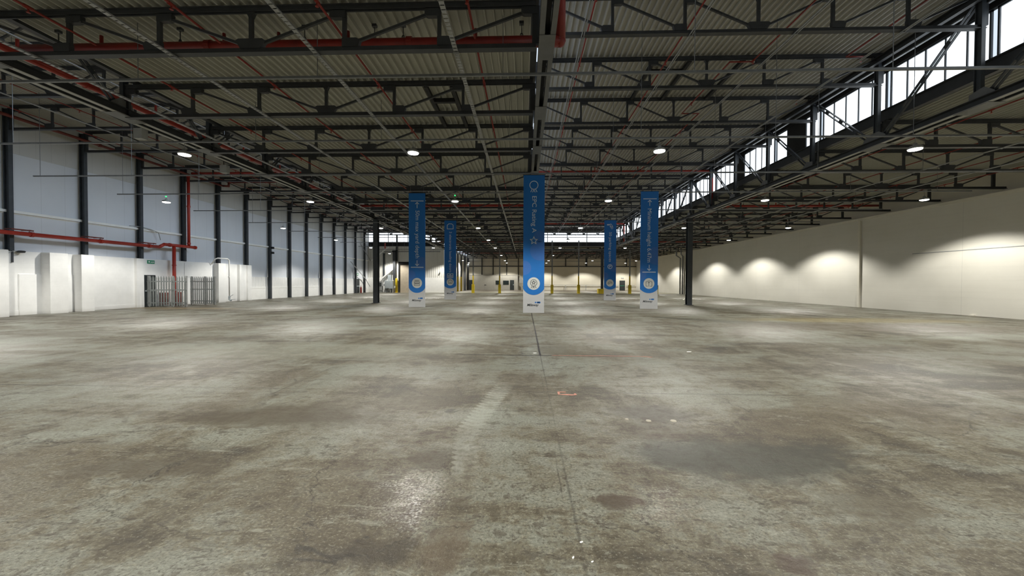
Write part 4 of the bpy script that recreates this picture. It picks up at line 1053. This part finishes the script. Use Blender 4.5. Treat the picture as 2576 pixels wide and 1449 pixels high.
d = MB().box(20.0, YFAR - .05, 0, 21.15, YFAR + .02, 2.1).build('door_4', M['darkdoor']); struct(d, 'dark exit door in the far cream wall', 'door')
MB().box(20.1, YFAR - .1, .95, 21.05, YFAR - .05, 1.04).build('push_bar', M['green'], d)
t = thing('exit_sign', 'small grey sign plate above the far exit door', 'sign', (20.6, YFAR - .05, 2.5)); MB().box(-.28, -.02, 0, .28, .03, .22).build('panel', M['grey'], t); MB().box(-.2, -.025, .06, .2, -.021, .16).build('legend', M['bwhite'], t)
t = thing('guard_rail', 'thin grey guard rail along the far cream wall', 'rail', (0, YFAR - .25, 0))
for xa, xb in ((-.2, 3.7), (3.9, 11.2), (11.5, 19.8), (21.3, 23.2)): MB().box(xa, -.03, 1.02, xb, .03, 1.10).build('rail', M['grey'], t)
for x in (3.8, 8.6, 12.9, 16.7): MB().box(x - .06, -.03, 0, x + .06, .03, 1.02).build('stanchion', M['grey'], t)
for i, x in enumerate((-9.2, -6.8, -3.9, -1.4, 3.83, 8.63, 13.0, 21.4)):
    z0 = 3.2 if x < -1 else (0 if x == 3.83 else 5.0)
    o = hsec(MB(), 0, 0, z0, 6.9, .18 if x != 13.0 else .4, .15, .02).build('gable_post', M['steel'], None, (x, YFAR - .10 if z0 else YFAR - .2, .12 if z0 == 5. else 0))
    tag(o, 'dark post on the far wall, ' + ORD[i + 1] + ' along from the office end', 'post', 'dark posts on the far wall')

# ------------------------------------------------------------------ marks and scraps on the floor
for i, (x, y, sx, a) in enumerate(((.37, 2.44, .012, .3), (.30, 2.30, .011, 1.), (.41, 2.27, .009, .5), (.24, 8.98, .05, .4), (3.98, 9.36, .06, .1))):
    b = MB(); pts = [(-1, -.35), (-.2, -.6), (.9, -.2), (1, .3), (.1, .5), (-.8, .3)]
    b.prism([(px * sx, py * sx) for px, py in pts], 'XY', .001, .004)
    o = b.build('paper_scrap', M['paper'], None, (x, y, 0)); o.rotation_euler.z = a
    tag(o, 'tiny white scrap on the floor ' + ['nearest the middle, farther of three', 'in the very front, left of three', 'in the very front, right of three', 'beside the floor joint corner', 'out toward the cream wall'][i], 'scrap')
for i, (x, y, r) in enumerate(((1.50, 4.64, .034), (1.80, 4.65, .038), (1.25, 4.68, .024))):
    o = MB().lathe([(.001, 0), (r, .0), (r * .85, .008), (.001, .012)], 12).build('floor_plug', M['plug'], None, (x, y, 0))
    tag(o, 'pale round floor plug in the dark stain, ' + ['middle one', 'outer one', 'inner one'][i], 'plug')
b = MB(); b.prism([(0, -.02), (.75, -.03), (1.2, 0.), (2.1, -.05), (2.2, -.12), (2.25, -.10), (2.12, -.02), (1.2, .03), (.75, .0), (0, .0)], 'XY', .001, .003)
tag(b.build('paint_mark', M['pinkpaint'], None, (.62, 8.72, 0)), 'faded pink paint line along the floor joint', 'mark')
b = MB(); b.prism([(0, -.05), (.03, -.05), (.03, .1), (0, .1)], 'XY', .001, .003); b.prism([(.03, .06), (.13, .07), (.13, .1), (.03, .1)], 'XY', .001, .003); b.prism([(.0, -.05), (.2, -.09), (.28, -.06), (.27, .02), (.24, .02), (.24, -.04), (.1, -.02)], 'XY', .001, .003)
tag(b.build('paint_mark', M['pinkpaint'], None, (.5, 5.72, 0)), 'small red paint mark on the floor nearer the camera', 'mark')

# ------------------------------------------------------------------ world, camera
w = bpy.data.worlds.new('overcast'); S.world = w; w.use_nodes = True
bg = w.node_tree.nodes['Background']; bg.inputs[0].default_value = (.75, .87, 1, 1); bg.inputs[1].default_value = 1.0

F, YAW, PITCH, ROLL = 960.18, .0338, -.0154, .0041
cam = bpy.data.cameras.new('camera'); co = bpy.data.objects.new('camera', cam); COL.objects.link(co)
cam.sensor_width = 36; cam.lens = 36 * F / 2576; cam.clip_end = 300; cam.clip_start = .05
fwd = Vector((-math.sin(YAW) * math.cos(PITCH), math.cos(YAW) * math.cos(PITCH), math.sin(PITCH)))
right = Vector((math.cos(YAW), math.sin(YAW), 0)); up = right.cross(fwd)
r2 = right * math.cos(ROLL) + up * math.sin(ROLL); u2 = up * math.cos(ROLL) - right * math.sin(ROLL)
co.matrix_world = Matrix(((r2.x, u2.x, -fwd.x, 0), (r2.y, u2.y, -fwd.y, 0), (r2.z, u2.z, -fwd.z, 1.67), (0, 0, 0, 1)))
S.camera = co
